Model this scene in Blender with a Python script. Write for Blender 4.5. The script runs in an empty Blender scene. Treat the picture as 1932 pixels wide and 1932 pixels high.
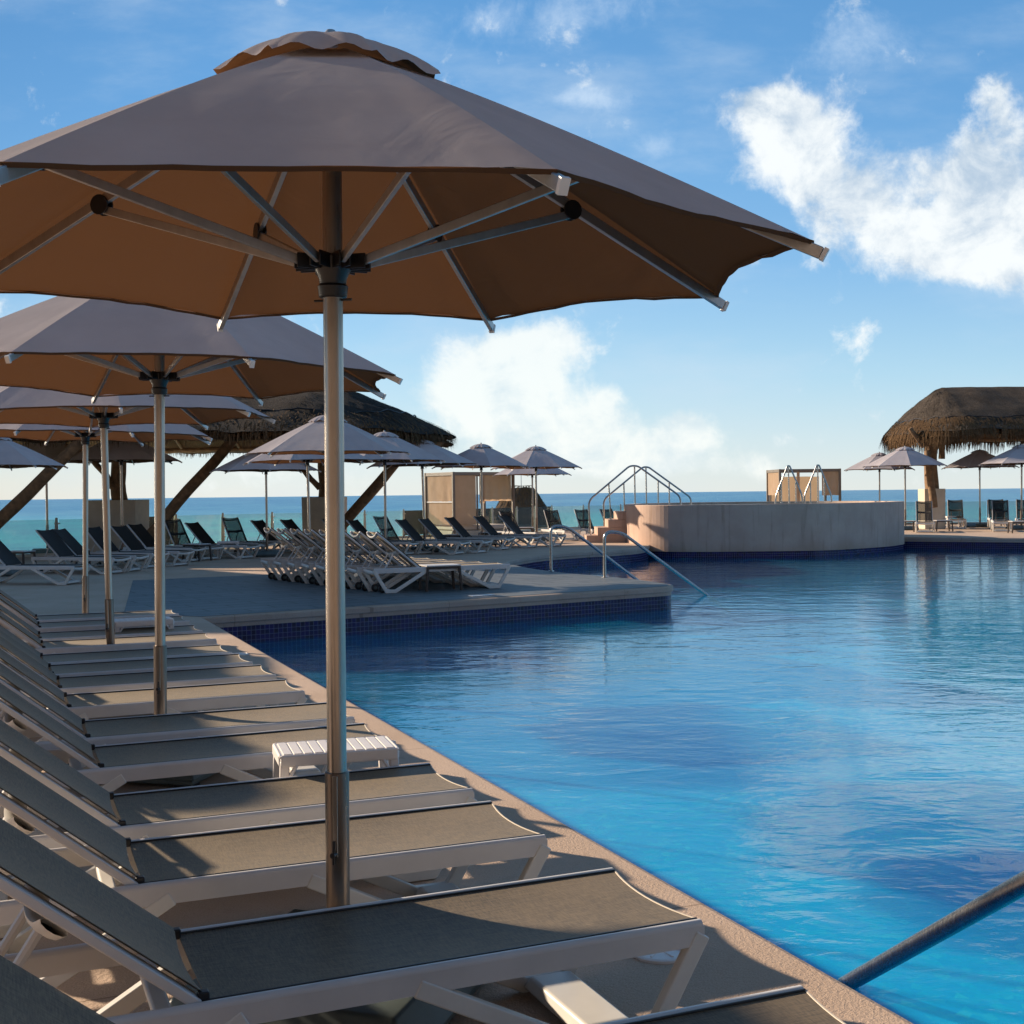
import bpy, bmesh, math, random
from mathutils import Vector, Matrix, noise
from mathutils.geometry import tessellate_polygon
random.seed(7)
sc = bpy.context.scene
R = math.radians
# ---------------------------------------------------------------- camera
CAM_H, FPX = 1.65, 2350.0
PITCH, ROLL = math.atan(34.4 / FPX), R(.65)
fw = Vector((0, math.cos(PITCH), -math.sin(PITCH)))
r0 = Vector((1, 0, 0)); u0 = Vector((0, math.sin(PITCH), math.cos(PITCH)))
rt = math.cos(ROLL) * r0 - math.sin(ROLL) * u0
up = math.cos(ROLL) * u0 + math.sin(ROLL) * r0
cd = bpy.data.cameras.new('camera'); cam = bpy.data.objects.new('camera', cd)
sc.collection.objects.link(cam)
cd.sensor_width = 36; cd.sensor_fit = 'HORIZONTAL'; cd.lens = 36 * FPX / 1932
cd.clip_start = .05; cd.clip_end = 60000
M3 = Matrix((rt, up, -fw)).transposed()
cam.matrix_world = Matrix.Translation((0, 0, CAM_H)) @ M3.to_4x4()
sc.camera = cam
sc.render.resolution_x = sc.render.resolution_y = 1024
def ray(px, py): return fw + rt * (px - 966) / FPX - up * (py - 966) / FPX
def G(px, py, z=0.0):                     # survey: picture point on a level plane -> place
    d = ray(px, py); t = (z - CAM_H) / d.z
    return Vector((0, 0, CAM_H)) + d * t
def GY(px, py, Y):
    d = ray(px, py); return Vector((0, 0, CAM_H)) + d * (Y / d.y)
def GX(px, Y): return (px - 966) / FPX * Y
# ---------------------------------------------------------------- sun, sky, exposure
SUN_DIR = Vector((-.797, .455, .345)).normalized()    # towards the sun
sd = bpy.data.lights.new('sun', 'SUN'); sun = bpy.data.objects.new('sun', sd)
sc.collection.objects.link(sun)
sd.energy = 5.0; sd.angle = R(.9); sd.color = (1.0, .81, .60)
sun.rotation_euler = SUN_DIR.to_track_quat('Z', 'Y').to_euler()
SUN_EL = math.asin(SUN_DIR.z); SUN_AZ = math.atan2(SUN_DIR.x, SUN_DIR.y)
sc.view_settings.view_transform = 'Standard'; sc.view_settings.look = 'None'
sc.view_settings.exposure = 0.72; sc.view_settings.gamma = 1.0
sc.view_settings.use_curve_mapping = False

class NT:
    def __init__(s, tree): s.t = tree; s.n = tree.nodes; s.l = tree.links
    def new(s, typ, **k):
        n = s.n.new(typ)
        for a, v in k.items(): setattr(n, a, v)
        return n
    def put(s, sock, v):
        if isinstance(v, bpy.types.NodeSocket): s.l.new(v, sock)
        elif v is not None: sock.default_value = v
    def math(s, op, a, b=None, c=None, clamp=False):
        n = s.new('ShaderNodeMath', operation=op, use_clamp=clamp)
        s.put(n.inputs[0], a)
        if b is not None: s.put(n.inputs[1], b)
        if c is not None: s.put(n.inputs[2], c)
        return n.outputs[0]
    def mix(s, f, a, b, blend='MIX'):
        n = s.new('ShaderNodeMix', data_type='RGBA', blend_type=blend)
        s.put(n.inputs[0], f); s.put(n.inputs[6], a); s.put(n.inputs[7], b)
        return n.outputs[2]
    def noise(s, vec=None, scale=5, detail=4, rough=.55, dist=0, lac=2.0):
        n = s.new('ShaderNodeTexNoise')
        if vec is not None: s.l.new(vec, n.inputs['Vector'])
        n.inputs['Scale'].default_value = scale; n.inputs['Detail'].default_value = detail
        n.inputs['Roughness'].default_value = rough; n.inputs['Distortion'].default_value = dist
        n.inputs['Lacunarity'].default_value = lac
        return n.outputs['Fac']
    def ramp(s, f, stops):
        n = s.new('ShaderNodeValToRGB'); s.put(n.inputs[0], f); e = n.color_ramp.elements
        while len(e) < len(stops): e.new(.5)
        for i, (p, c) in enumerate(stops):
            e[i].position = p; e[i].color = (*c, 1) if len(c) == 3 else c
        return n.outputs[0]
    def mapping(s, vec, scale=(1, 1, 1), rot=(0, 0, 0), loc=(0, 0, 0)):
        n = s.new('ShaderNodeMapping'); s.l.new(vec, n.inputs[0])
        n.inputs['Location'].default_value = loc
        n.inputs['Rotation'].default_value = rot; n.inputs['Scale'].default_value = scale
        return n.outputs[0]
    def smooth(s, v, lo, hi):
        n = s.new('ShaderNodeMapRange', interpolation_type='SMOOTHSTEP')
        s.put(n.inputs[0], v); n.inputs[1].default_value = lo; n.inputs[2].default_value = hi
        return n.outputs[0]

w = bpy.data.worlds.new('World'); sc.world = w; w.use_nodes = True
t = NT(w.node_tree); t.n.clear()
sky = t.new('ShaderNodeTexSky', sky_type='NISHITA'); sky.sun_disc = False
sky.sun_elevation = SUN_EL; sky.sun_rotation = SUN_AZ
sky.air_density = 1.0; sky.dust_density = .6; sky.ozone_density = 2.2
tc = t.new('ShaderNodeTexCoord'); sx = t.new('ShaderNodeSeparateXYZ'); t.l.new(tc.outputs['Generated'], sx.inputs[0])
X, Y, Z = sx.outputs
ay = t.math('MAXIMUM', t.math('ABSOLUTE', Y), .08)
PX = t.math('DIVIDE', X, ay); PY = t.math('DIVIDE', Z, ay)
# clear-sky colour: Nishita pushed to the deeper tropical blue above a pale horizon
g = t.ramp(t.math('MULTIPLY', PY, 1 / .42, clamp=True),
    [(0.0, (1.0, 1.0, 1.1)), (.10, (.95, 1.0, 1.1)), (.30, (.62, .90, 1.12)), (.62, (.42, .80, 1.16)), (1.0, (.30, .66, 1.08))])
grad = t.ramp(t.math('MULTIPLY', PY, 1 / .42, clamp=True),
    [(0.0, (.535, .58, .575)), (.08, (.44, .535, .58)), (.22, (.31, .47, .58)), (.43, (.175, .345, .54)), (.74, (.108, .262, .47)), (1.0, (.082, .225, .43))])
gs = t.new('ShaderNodeVectorMath', operation='SCALE'); t.l.new(grad, gs.inputs[0]); gs.inputs[3].default_value = 9.3
side = t.math('SUBTRACT', 1, t.math('MULTIPLY', t.smooth(t.math('MULTIPLY', PX, -1), .12, .6), .25))
gs2 = t.new('ShaderNodeVectorMath', operation='SCALE'); t.l.new(gs.outputs[0], gs2.inputs[0]); t.l.new(side, gs2.inputs[3])
zd = t.math('SUBTRACT', 1, t.math('MULTIPLY', t.smooth(Z, .38, .85), .5)); sk0 = t.new('ShaderNodeVectorMath', operation='SCALE')
skyc = t.mix(.82, t.mix(1.0, sky.outputs[0], g, 'MULTIPLY'), gs2.outputs[0])
cv = t.new('ShaderNodeCombineXYZ'); t.l.new(PX, cv.inputs[0]); t.l.new(PY, cv.inputs[1]); t.l.new(t.math('MULTIPLY', Y, .3), cv.inputs[2])
P = cv.outputs[0]
wob = t.noise(P, 22, 5, .6)
def blobs(lst):
    acc = None
    for (u, v, rx, ry, s_) in lst:
        cx, cy = (u - 966) / FPX, (932 - v) / FPX
        dx = t.math('MULTIPLY', t.math('SUBTRACT', PX, cx), FPX / rx)
        dy = t.math('MULTIPLY', t.math('SUBTRACT', PY, cy), FPX / ry)
        r2 = t.math('ADD', t.math('MULTIPLY', dx, dx), t.math('MULTIPLY', dy, dy))
        gss = t.math('MULTIPLY', t.math('EXPONENT', t.math('MULTIPLY', r2, -1.0)), s_)
        acc = gss if acc is None else t.math('ADD', acc, gss)
    return acc
big = blobs([(1450, 205, 85, 50, .9), (1500, 235, 95, 60, .9), (1545, 320, 115, 75, 1), (1640, 410, 120, 75, 1), (1740, 470, 125, 75, 1), (1850, 470, 120, 80, .8), (1470, 270, 70, 60, .5),
    (1810, 345, 110, 62, .8), (1740, 300, 60, 35, .5), (1880, 270, 90, 60, .8), (1920, 400, 100, 110, 1), (1800, 505, 80, 40, .7), (1880, 200, 60, 35, .6)])
low = blobs([(930, 700, 100, 60, .85), (1010, 650, 80, 38, .8), (860, 765, 80, 50, .8), (1000, 740, 100, 60, .6), (1120, 805, 85, 55, 1.15), (1290, 820, 60, 40, .6), (1000, 690, 80, 60, .5), (1160, 870, 90, 40, .7), (940, 820, 130, 50, .6), (1150, 750, 35, 20, .4),
    (1290, 835, 70, 36, .85), (1290, 800, 35, 20, .5), (1410, 890, 90, 22, .6), (1120, 875, 260, 30, .6), (700, 700, 60, 40, .3), (640, 890, 120, 30, .3), (1230, 880, 70, 30, .5), (1690, 890, 60, 22, .4)])
wisp = blobs([(1140, 195, 80, 34, .62), (1070, 190, 60, 20, .45), (1235, 285, 70, 36, .55), (1650, 75, 130, 50, .5), (1560, 120, 80, 40, .42),
    (980, 40, 190, 60, .40), (1330, 215, 60, 24, .4), (1150, 20, 220, 40, .3), (1050, 660, 60, 30, .3)])
n1 = t.noise(P, 13, 12, .60, .35)
n2 = t.noise(P, 45, 10, .66, .2)
nn = t.math('ADD', t.math('MULTIPLY', n1, .72), t.math('MULTIPLY', n2, .28))
def dens(b, lo, hi, k=2.6):
    return t.smooth(t.math('ADD', b, t.math('MULTIPLY', t.math('SUBTRACT', nn, .5), k)), lo, hi)
n3 = t.noise(P, 14, 12, .60, .5)
d_big = t.math('MULTIPLY', dens(big, .26, 1.12, 4.0), .97)
d_low = t.math('MULTIPLY', dens(low, .22, 1.0, 3.4), .80)
d_wsp = t.math('MULTIPLY', t.smooth(t.math('ADD', wisp, t.math('MULTIPLY', t.math('SUBTRACT', nn, .5), 2.8)), .20, 1.2), .62)
veil = t.math('MULTIPLY', t.smooth(t.noise(t.mapping(P, (1, 2.6, 1)), 5, 7, .58), .42, .78), .42)
shade = t.smooth(t.math('ADD', t.math('MULTIPLY', n3, .75), t.math('MULTIPLY', n2, .25)), .34, .58)
cw = t.mix(shade, (2.9, 3.7, 4.6, 1), (5.9, 6.15, 6.2, 1))
cl = t.mix(shade, (4.4, 5.1, 5.4, 1), (6.3, 6.4, 6.1, 1))
c = t.mix(veil, skyc, (3.9, 4.7, 5.5, 1))
c = t.mix(d_wsp, c, (4.8, 5.6, 6.4, 1)); c = t.mix(d_low, c, cl); c = t.mix(d_big, c, cw)
t.l.new(c, sk0.inputs[0]); t.l.new(zd, sk0.inputs[3]); c = sk0.outputs[0]
bg = t.new('ShaderNodeBackground'); t.l.new(c, bg.inputs[0]); bg.inputs[1].default_value = .10
out = t.new('ShaderNodeOutputWorld'); t.l.new(bg.outputs[0], out.inputs[0])

# ---------------------------------------------------------------- helpers
col = sc.collection
def tag(o, label=None, cat=None, group=None, kind=None):
    if label: o['label'] = label
    if cat: o['category'] = cat
    if group: o['group'] = group
    if kind: o['kind'] = kind
    return o
def empty(name, loc, rz=0, label=None, cat=None, group=None):
    o = bpy.data.objects.new(name, None); col.objects.link(o); o.empty_display_size = .1
    o.location = loc; o.rotation_euler = (0, 0, rz)
    return tag(o, label, cat, group)
def copy_tree(o, parent=None):
    c = o.copy(); col.objects.link(c); c.parent = parent
    for ch in [x for x in o.children]: copy_tree(ch, c)
    return c
class MB:
    def __init__(s): s.v = []; s.f = []; s.uv = {}
    def add(s, vs, fs, uvs=None):
        b = len(s.v); s.v += [tuple(x) for x in vs]
        for i, f in enumerate(fs):
            if uvs: s.uv[len(s.f)] = uvs[i]
            s.f.append(tuple(b + j for j in f))
    def box(s, c, size, rot=None, taper=None):
        hx, hy, hz = [q / 2 for q in size]
        vs = []
        for z in (-1, 1):
            k = taper if (taper and z > 0) else 1
            for x, y in ((-1, -1), (1, -1), (1, 1), (-1, 1)):
                p = Vector((x * hx * k, y * hy * k, z * hz))
                if rot is not None: p = rot @ p
                vs.append(p + Vector(c))
        s.add(vs, [(0, 3, 2, 1), (4, 5, 6, 7), (0, 1, 5, 4), (1, 2, 6, 5), (2, 3, 7, 6), (3, 0, 4, 7)])
    def beam(s, a, b, wd, h, upv=(0, 0, 1)):
        a = Vector(a); b = Vector(b); d = (b - a).normalized()
        x = d.cross(Vector(upv)); x = x.normalized() if x.length > 1e-5 else Vector((1, 0, 0))
        y = x.cross(d)
        vs = []
        for p in (a, b):
            for i, j in ((-1, -1), (1, -1), (1, 1), (-1, 1)): vs.append(p + x * i * wd / 2 + y * j * h / 2)
        s.add(vs, [(0, 1, 2, 3), (7, 6, 5, 4), (0, 4, 5, 1), (1, 5, 6, 2), (2, 6, 7, 3), (3, 7, 4, 0)])
    def tube(s, pts, r, n=12, closed=False):
        pts = [Vector(p) for p in pts]; m = len(pts)
        rs = r if isinstance(r, (list, tuple)) else [r] * m
        d0 = (pts[1] - pts[0]).normalized()
        ref = Vector((0, 0, 1)) if abs(d0.z) < .9 else Vector((1, 0, 0))
        x = d0.cross(ref).normalized(); vs = []
        for i, p in enumerate(pts):
            if i == 0: d = d0
            elif i == m - 1: d = (pts[-1] - pts[-2]).normalized()
            else: d = ((pts[i + 1] - p).normalized() + (p - pts[i - 1]).normalized()).normalized()
            x = (x - d * x.dot(d)).normalized(); y = d.cross(x)
            for k in range(n):
                a = 2 * math.pi * k / n
                vs.append(p + (x * math.cos(a) + y * math.sin(a)) * rs[i])
        fs = []
        for i in range(m - 1):
            for k in range(n):
                fs.append((i * n + k, i * n + (k + 1) % n, (i + 1) * n + (k + 1) % n, (i + 1) * n + k))
        fs.append(tuple(range(n - 1, -1, -1))); fs.append(tuple(range((m - 1) * n, m * n)))
        s.add(vs, fs)
    def lathe(s, prof, n=24, c=(0, 0, 0)):
        vs = []
        for r, z in prof:
            for k in range(n):
                a = 2 * math.pi * k / n; vs.append((c[0] + r * math.cos(a), c[1] + r * math.sin(a), c[2] + z))
        fs = []
        for i in range(len(prof) - 1):
            for k in range(n): fs.append((i * n + k, i * n + (k + 1) % n, (i + 1) * n + (k + 1) % n, (i + 1) * n + k))
        fs.append(tuple(range(n - 1, -1, -1))); fs.append(tuple(range((len(prof) - 1) * n, len(prof) * n)))
        s.add(vs, fs)
    def grid(s, fn, nu, nv, uvfn=None):
        vs = [fn(i / nu, j / nv) for i in range(nu + 1) for j in range(nv + 1)]
        fs = []; uvs = []
        for i in range(nu):
            for j in range(nv):
                fs.append((i * (nv + 1) + j, (i + 1) * (nv + 1) + j, (i + 1) * (nv + 1) + j + 1, i * (nv + 1) + j + 1))
                if uvfn: uvs.append([uvfn(i / nu, j / nv), uvfn((i + 1) / nu, j / nv), uvfn((i + 1) / nu, (j + 1) / nv), uvfn(i / nu, (j + 1) / nv)])
        s.add(vs, fs, uvs if uvfn else None)
    def extr(s, poly, y0, y1):            # polygon in xz extruded along y
        n = len(poly)
        vs = [(x, y0, z) for x, z in poly] + [(x, y1, z) for x, z in poly]
        fs = [tuple(range(n)), tuple(range(2 * n - 1, n - 1, -1))]
        for i in range(n): j = (i + 1) % n; fs.append((j, i, i + n, j + n))
        s.add(vs, fs)
    def build(s, name, mat, parent=None, bevel=0, smooth=False, seg=2, auto=True, fix=True):
        me = bpy.data.meshes.new(name); me.from_pydata(s.v, [], s.f)
        if s.uv:
            ul = me.uv_layers.new(name='UVMap')
            for p in me.polygons:
                if p.index in s.uv:
                    for li, q in zip(p.loop_indices, s.uv[p.index]): ul.data[li].uv = q
        if fix:
            bm = bmesh.new(); bm.from_mesh(me); bmesh.ops.recalc_face_normals(bm, faces=bm.faces[:])
            bm.to_mesh(me); bm.free()
        me.materials.append(mat)
        o = bpy.data.objects.new(name, me); col.objects.link(o)
        if bevel:
            md = o.modifiers.new('bevel', 'BEVEL'); md.width = bevel; md.segments = seg; md.limit_method = 'ANGLE'; md.angle_limit = R(35); md.harden_normals = True
        if smooth or bevel:
            for p in me.polygons: p.use_smooth = True
            if not bevel:
                try: me.set_sharp_from_angle(angle=R(40))
                except Exception: pass
        if parent is not None: o.parent = parent
        return o
def poly_strip(pts, hw):                  # offset a polyline (xz) into a closed outline of half width hw
    L = []; Rr = []
    P = [Vector((a, b)) for a, b in pts]
    for i, p in enumerate(P):
        if i == 0: d = (P[1] - p).normalized(); k = 1
        elif i == len(P) - 1: d = (p - P[i - 1]).normalized(); k = 1
        else:
            d1 = (p - P[i - 1]).normalized(); d2 = (P[i + 1] - p).normalized(); d = (d1 + d2).normalized()
            k = 1 / max(.5, d.dot(d1))
        nrm = Vector((-d.y, d.x)) * hw * k
        L.append(p + nrm); Rr.append(p - nrm)
    return [(q.x, q.y) for q in L] + [(q.x, q.y) for q in reversed(Rr)]
def arc_pts(pts, r, n=6):                 # round the corners of a 3-D polyline
    pts = [Vector(p) for p in pts]; o = [pts[0]]
    for i in range(1, len(pts) - 1):
        p = pts[i]; a = pts[i - 1] - p; b = pts[i + 1] - p
        rr = min(r, a.length * .45, b.length * .45); A = p + a.normalized() * rr; B = p + b.normalized() * rr
        for k in range(n + 1):
            q = k / n; o.append(A * (1 - q) ** 2 + p * 2 * q * (1 - q) + B * q * q)
    o.append(pts[-1]); return o
def catmull(P, n=8, closed=True):
    P = [Vector(p) for p in P]; m = len(P); o = []
    for i in range(m if closed else m - 1):
        if closed: a, b, c_, d = P[i - 1], P[i], P[(i + 1) % m], P[(i + 2) % m]
        else: a, b, c_, d = P[max(i - 1, 0)], P[i], P[i + 1], P[min(i + 2, m - 1)]
        for k in range(n):
            q = k / n
            o.append(.5 * ((2 * b) + (c_ - a) * q + (2 * a - 5 * b + 4 * c_ - d) * q * q + (3 * b - a - 3 * c_ + d) * q ** 3))
    if not closed: o.append(P[-1])
    return o

# ---------------------------------------------------------------- materials
def mat(name):
    m = bpy.data.materials.new(name); m.use_nodes = True; t = NT(m.node_tree); t.n.clear()
    o = t.new('ShaderNodeOutputMaterial'); return m, t, o
def princ(t, o, **k):
    p = t.new('ShaderNodeBsdfPrincipled')
    for a, v in k.items():
        a = a.replace('_', ' ')
        if isinstance(v, tuple) and len(v) == 3: v = (*v, 1)
        t.put(p.inputs[a], v)
    t.l.new(p.outputs[0], o.inputs[0]); return p
def bump(t, p, h, s=.3, d=.01):
    b = t.new('ShaderNodeBump'); b.inputs['Strength'].default_value = s; b.inputs['Distance'].default_value = d
    t.l.new(h, b.inputs['Height']); t.l.new(b.outputs[0], p.inputs['Normal']); return b
def objco(t): return t.new('ShaderNodeTexCoord').outputs['Object']
def simple(name, c, rough=.5, var=.12, sc_=8, bs=.0, metal=0, bsc=200, spec=.5):
    m, t, o = mat(name); oc = objco(t)
    n = t.noise(oc, sc_, 5, .6)
    lo = tuple(q * (1 - var) for q in c); hi = tuple(min(1, q * (1 + var)) for q in c)
    p = princ(t, o, Base_Color=t.ramp(n, [(.3, lo), (.7, hi)]), Roughness=t.math('ADD', t.math('MULTIPLY', n, .2), rough - .1), Metallic=metal)
    p.inputs['Specular IOR Level'].default_value = spec
    if bs: bump(t, p, t.noise(oc, bsc, 3, .6), bs, .003)
    return m
M = {}
M['frame'] = simple('white_plastic', (.68, .66, .62), .38, .07, 5)
M['rail'] = simple('pale_aluminium', (.62, .60, .59), .36, .07, 4)
M['black'] = simple('black_plastic', (.014, .014, .016), .38, .3, 20)
M['brown_leg'] = simple('brown_resin', (.055, .036, .028), .5, .2, 12)
M['dark_base'] = simple('grey_base', (.10, .13, .13), .5, .25, 6)
M['white_table'] = simple('white_resin', (.78, .73, .70), .42, .05, 4)
M['block'] = simple('plaster_block', (.56, .50, .40), .85, .10, 3, .25, bsc=60)
M['wood'] = simple('log_wood', (.20, .115, .055), .8, .45, 6, .5, bsc=30)
M['cab_frame'] = simple('taupe_frame', (.17, .14, .11), .5, .1, 4)
M['cushion'] = simple('cream_cushion', (.62, .55, .46), .85, .08, 4, .2, bsc=90)
M['white_cap'] = simple('cap_white', (.75, .74, .72), .4, .05, 9)

def m_fabric():                            # parasol cloth: taupe, underside shade painted in brown, lets warm light through
    m, t, o = mat('parasol_cloth'); oc = objco(t)
    n = t.noise(oc, 3.0, 5, .6); n2 = t.noise(oc, 4, 3, .45, 1.0)
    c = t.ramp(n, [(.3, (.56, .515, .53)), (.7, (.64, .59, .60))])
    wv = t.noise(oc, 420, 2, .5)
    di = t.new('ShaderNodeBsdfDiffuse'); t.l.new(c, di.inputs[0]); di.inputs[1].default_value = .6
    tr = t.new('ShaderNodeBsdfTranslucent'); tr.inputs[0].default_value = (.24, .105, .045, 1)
    gm = t.new('ShaderNodeNewGeometry'); c = t.mix(gm.outputs['Backfacing'], c, (.11, .070, .046, 1)); t.l.new(c, di.inputs[0])  # back faces darkened to brown: the underside's shade put into the colour
    b = t.new('ShaderNodeBump'); b.inputs['Strength'].default_value = .35; b.inputs['Distance'].default_value = .02
    t.l.new(t.math('ADD', t.math('MULTIPLY', n2, .8), t.math('MULTIPLY', wv, .05)), b.inputs['Height'])
    t.l.new(b.outputs[0], di.inputs['Normal']); t.l.new(b.outputs[0], tr.inputs['Normal'])
    mx = t.new('ShaderNodeMixShader'); mx.inputs[0].default_value = .16
    t.l.new(di.outputs[0], mx.inputs[1]); t.l.new(tr.outputs[0], mx.inputs[2]); t.l.new(mx.outputs[0], o.inputs[0])
    return m
M['cloth'] = m_fabric()
def m_curtain():
    m, t, o = mat('curtain_cloth'); oc = objco(t)
    c = t.ramp(t.noise(oc, 3, 4), [(.3, (.42, .31, .22)), (.7, (.50, .38, .28))])
    di = t.new('ShaderNodeBsdfDiffuse'); t.l.new(c, di.inputs[0])
    tr = t.new('ShaderNodeBsdfTranslucent'); tr.inputs[0].default_value = (.72, .5, .32, 1)
    mx = t.new('ShaderNodeMixShader'); mx.inputs[0].default_value = .35
    t.l.new(di.outputs[0], mx.inputs[1]); t.l.new(tr.outputs[0], mx.inputs[2]); t.l.new(mx.outputs[0], o.inputs[0])
    return m
M['curtain'] = m_curtain()
def m_sling(name, c0, c1, open_=.0, tr_=0):
    m, t, o = mat(name); tcn = t.new('ShaderNodeTexCoord'); uv = tcn.outputs['Object']
    n = t.noise(uv, 2.5, 4, .6)
    st = t.noise(t.mapping(uv, (16, 300, 16)), 1, 4, .6)
    st2 = t.noise(t.mapping(uv, (300, 30, 30)), 1, 4, .6)
    k = t.math('ADD', t.math('MULTIPLY', st, .5), t.math('MULTIPLY', st2, .5))
    c = t.mix(t.smooth(k, .35, .65), (*c0, 1), (*c1, 1))
    c = t.mix(t.math('MULTIPLY', t.smooth(n, .4, .75), .3), c, (c1[0] * 1.3, c1[1] * 1.25, c1[2] * 1.15, 1))
    p = t.new('ShaderNodeBsdfPrincipled'); t.l.new(c, p.inputs['Base Color']); p.inputs['Roughness'].default_value = .55
    p.inputs['Specular IOR Level'].default_value = .18
    p.inputs['Sheen Weight'].default_value = .35 * (c1[0] > .1); p.inputs['Sheen Roughness'].default_value = .35; p.inputs['Sheen Tint'].default_value = (1, .86, .66, 1)
    bump(t, p, k, .25, .002)
    tp = t.new('ShaderNodeBsdfTransparent'); mx = t.new('ShaderNodeMixShader'); mx.inputs[0].default_value = open_
    t.l.new(p.outputs[0], mx.inputs[1]); t.l.new(tp.outputs[0], mx.inputs[2]); t.l.new(mx.outputs[0], o.inputs[0])
    return m
M['sling'] = m_sling('charcoal_mesh', (.027, .024, .023), (.158, .116, .072), .03)
M['sling_open'] = m_sling('open_charcoal_mesh', (.016, .015, .014), (.035, .03, .026), .38)
M['sling_brown'] = m_sling('brown_mesh', (.016, .012, .010), (.034, .025, .020), .05)
def m_metal(name, c, rough, aniso=True):
    m, t, o = mat(name); oc = objco(t)
    n = t.noise(t.mapping(oc, (8, 8, 2)), 3, 6, .6); n2 = t.noise(t.mapping(oc, (90, 90, 1.5)), 2, 3, .6)
    cc = t.ramp(n, [(.25, tuple(q * .78 for q in c)), (.7, c)])
    p = princ(t, o, Base_Color=cc, Metallic=1.0, Roughness=t.math('ADD', t.math('MULTIPLY', n2, .22), rough - .1))
    bump(t, p, n2, .06, .002)
    return m
M['steel'] = m_metal('brushed_steel', (.50, .44, .38), .30)
M['sleeve'] = m_metal('sleeve_steel', (.26, .215, .18), .36)
M['rail_steel'] = m_metal('handrail_steel', (.52, .50, .48), .24)
M['rib'] = m_metal('rib_aluminium', (.58, .57, .56), .42)
def m_deck(name, lo, hi, grain, blot=.25):
    m, t, o = mat(name); oc = objco(t)
    a = t.noise(oc, .9, 6, .6); b = t.noise(oc, grain, 3, .7); c_ = t.noise(oc, 6, 6, .65, .6)
    c = t.mix(t.smooth(a, .3, .7), (*lo, 1), (*hi, 1))
    c = t.mix(t.math('MULTIPLY', t.smooth(b, .42, .62), .35), c, (lo[0] * .55, lo[1] * .5, lo[2] * .45, 1))
    c = t.mix(t.math('MULTIPLY', t.smooth(c_, .56, .72), blot), c, (lo[0] * .5, lo[1] * .46, lo[2] * .42, 1))
    jb = t.new('ShaderNodeTexBrick'); t.l.new(t.mapping(oc, (1, 1, 1), (0, 0, R(67.5)), (.9, .35, 0)), jb.inputs[0]); jb.offset = 0
    jb.inputs['Scale'].default_value = 1; jb.inputs['Brick Width'].default_value = 3.4; jb.inputs['Row Height'].default_value = 3.4; jb.inputs['Mortar Size'].default_value = .006; jb.inputs['Mortar Smooth'].default_value = .2
    c = t.mix(t.math('MULTIPLY', jb.outputs['Fac'], .55), c, (lo[0] * .35, lo[1] * .32, lo[2] * .3, 1))
    p = princ(t, o, Base_Color=c, Roughness=.88)
    p.inputs['Specular IOR Level'].default_value = .3
    bump(t, p, t.math('ADD', b, t.math('MULTIPLY', t.noise(oc, grain * .4, 2, .5), 1.2)), .9, .004)
    return m
M['deck'] = m_deck('tan_terrace', (.53, .39, .29), (.62, .47, .365), 150)
M['coping'] = m_deck('coping_stone', (.44, .33, .26), (.52, .41, .33), 110, .3)
def m_paver():
    m, t, o = mat('grey_pavers'); oc = objco(t)
    mp = t.mapping(oc, (1, 1, 1), (0, 0, R(-31)))
    br = t.new('ShaderNodeTexBrick'); t.l.new(mp, br.inputs[0]); br.offset = .5; br.offset_frequency = 2
    br.inputs['Scale'].default_value = 1; br.inputs['Brick Width'].default_value = 1.0; br.inputs['Row Height'].default_value = .42
    br.inputs['Mortar Size'].default_value = .022; br.inputs['Mortar Smooth'].default_value = .3
    br.inputs['Color1'].default_value = (.085, .100, .108, 1); br.inputs['Color2'].default_value = (.125, .138, .142, 1); br.inputs['Mortar'].default_value = (.02, .02, .022, 1)
    st = t.noise(t.mapping(mp, (.8, 5, 1)), 2.2, 7, .65, .8)
    c = t.mix(t.math('MULTIPLY', t.smooth(st, .42, .72), .5), br.outputs[0], (.235, .25, .255, 1))
    fine = t.noise(oc, 60, 3, .6)
    c = t.mix(t.math('MULTIPLY', fine, .25), c, (.07, .075, .08, 1))
    p = princ(t, o, Base_Color=c, Roughness=t.math('ADD', t.math('MULTIPLY', st, .3), .45))
    bump(t, p, t.math('ADD', fine, t.math('MULTIPLY', br.outputs['Fac'], -3)), .3, .004)
    return m
M['paver'] = m_paver()
def m_tile():
    m, t, o = mat('cobalt_tiles'); uv = t.new('ShaderNodeTexCoord').outputs['UV']
    br = t.new('ShaderNodeTexBrick'); t.l.new(uv, br.inputs[0]); br.offset = 0; br.squash = 1
    br.inputs['Scale'].default_value = 1; br.inputs['Brick Width'].default_value = .068; br.inputs['Row Height'].default_value = .068
    br.inputs['Mortar Size'].default_value = .0030; br.inputs['Mortar Smooth'].default_value = .2; br.inputs['Bias'].default_value = 0
    br.inputs['Color1'].default_value = (.004, .003, .026, 1); br.inputs['Color2'].default_value = (.012, .007, .095, 1); br.inputs['Mortar'].default_value = (.19, .20, .27, 1)
    p = princ(t, o, Base_Color=br.outputs[0], Roughness=t.math('ADD', t.math('MULTIPLY', br.outputs['Fac'], .5), .22)); p.inputs['Specular IOR Level'].default_value = .3
    bump(t, p, t.math('MULTIPLY', br.outputs['Fac'], -1), .4, .003)
    return m
M['tile'] = m_tile()
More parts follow.
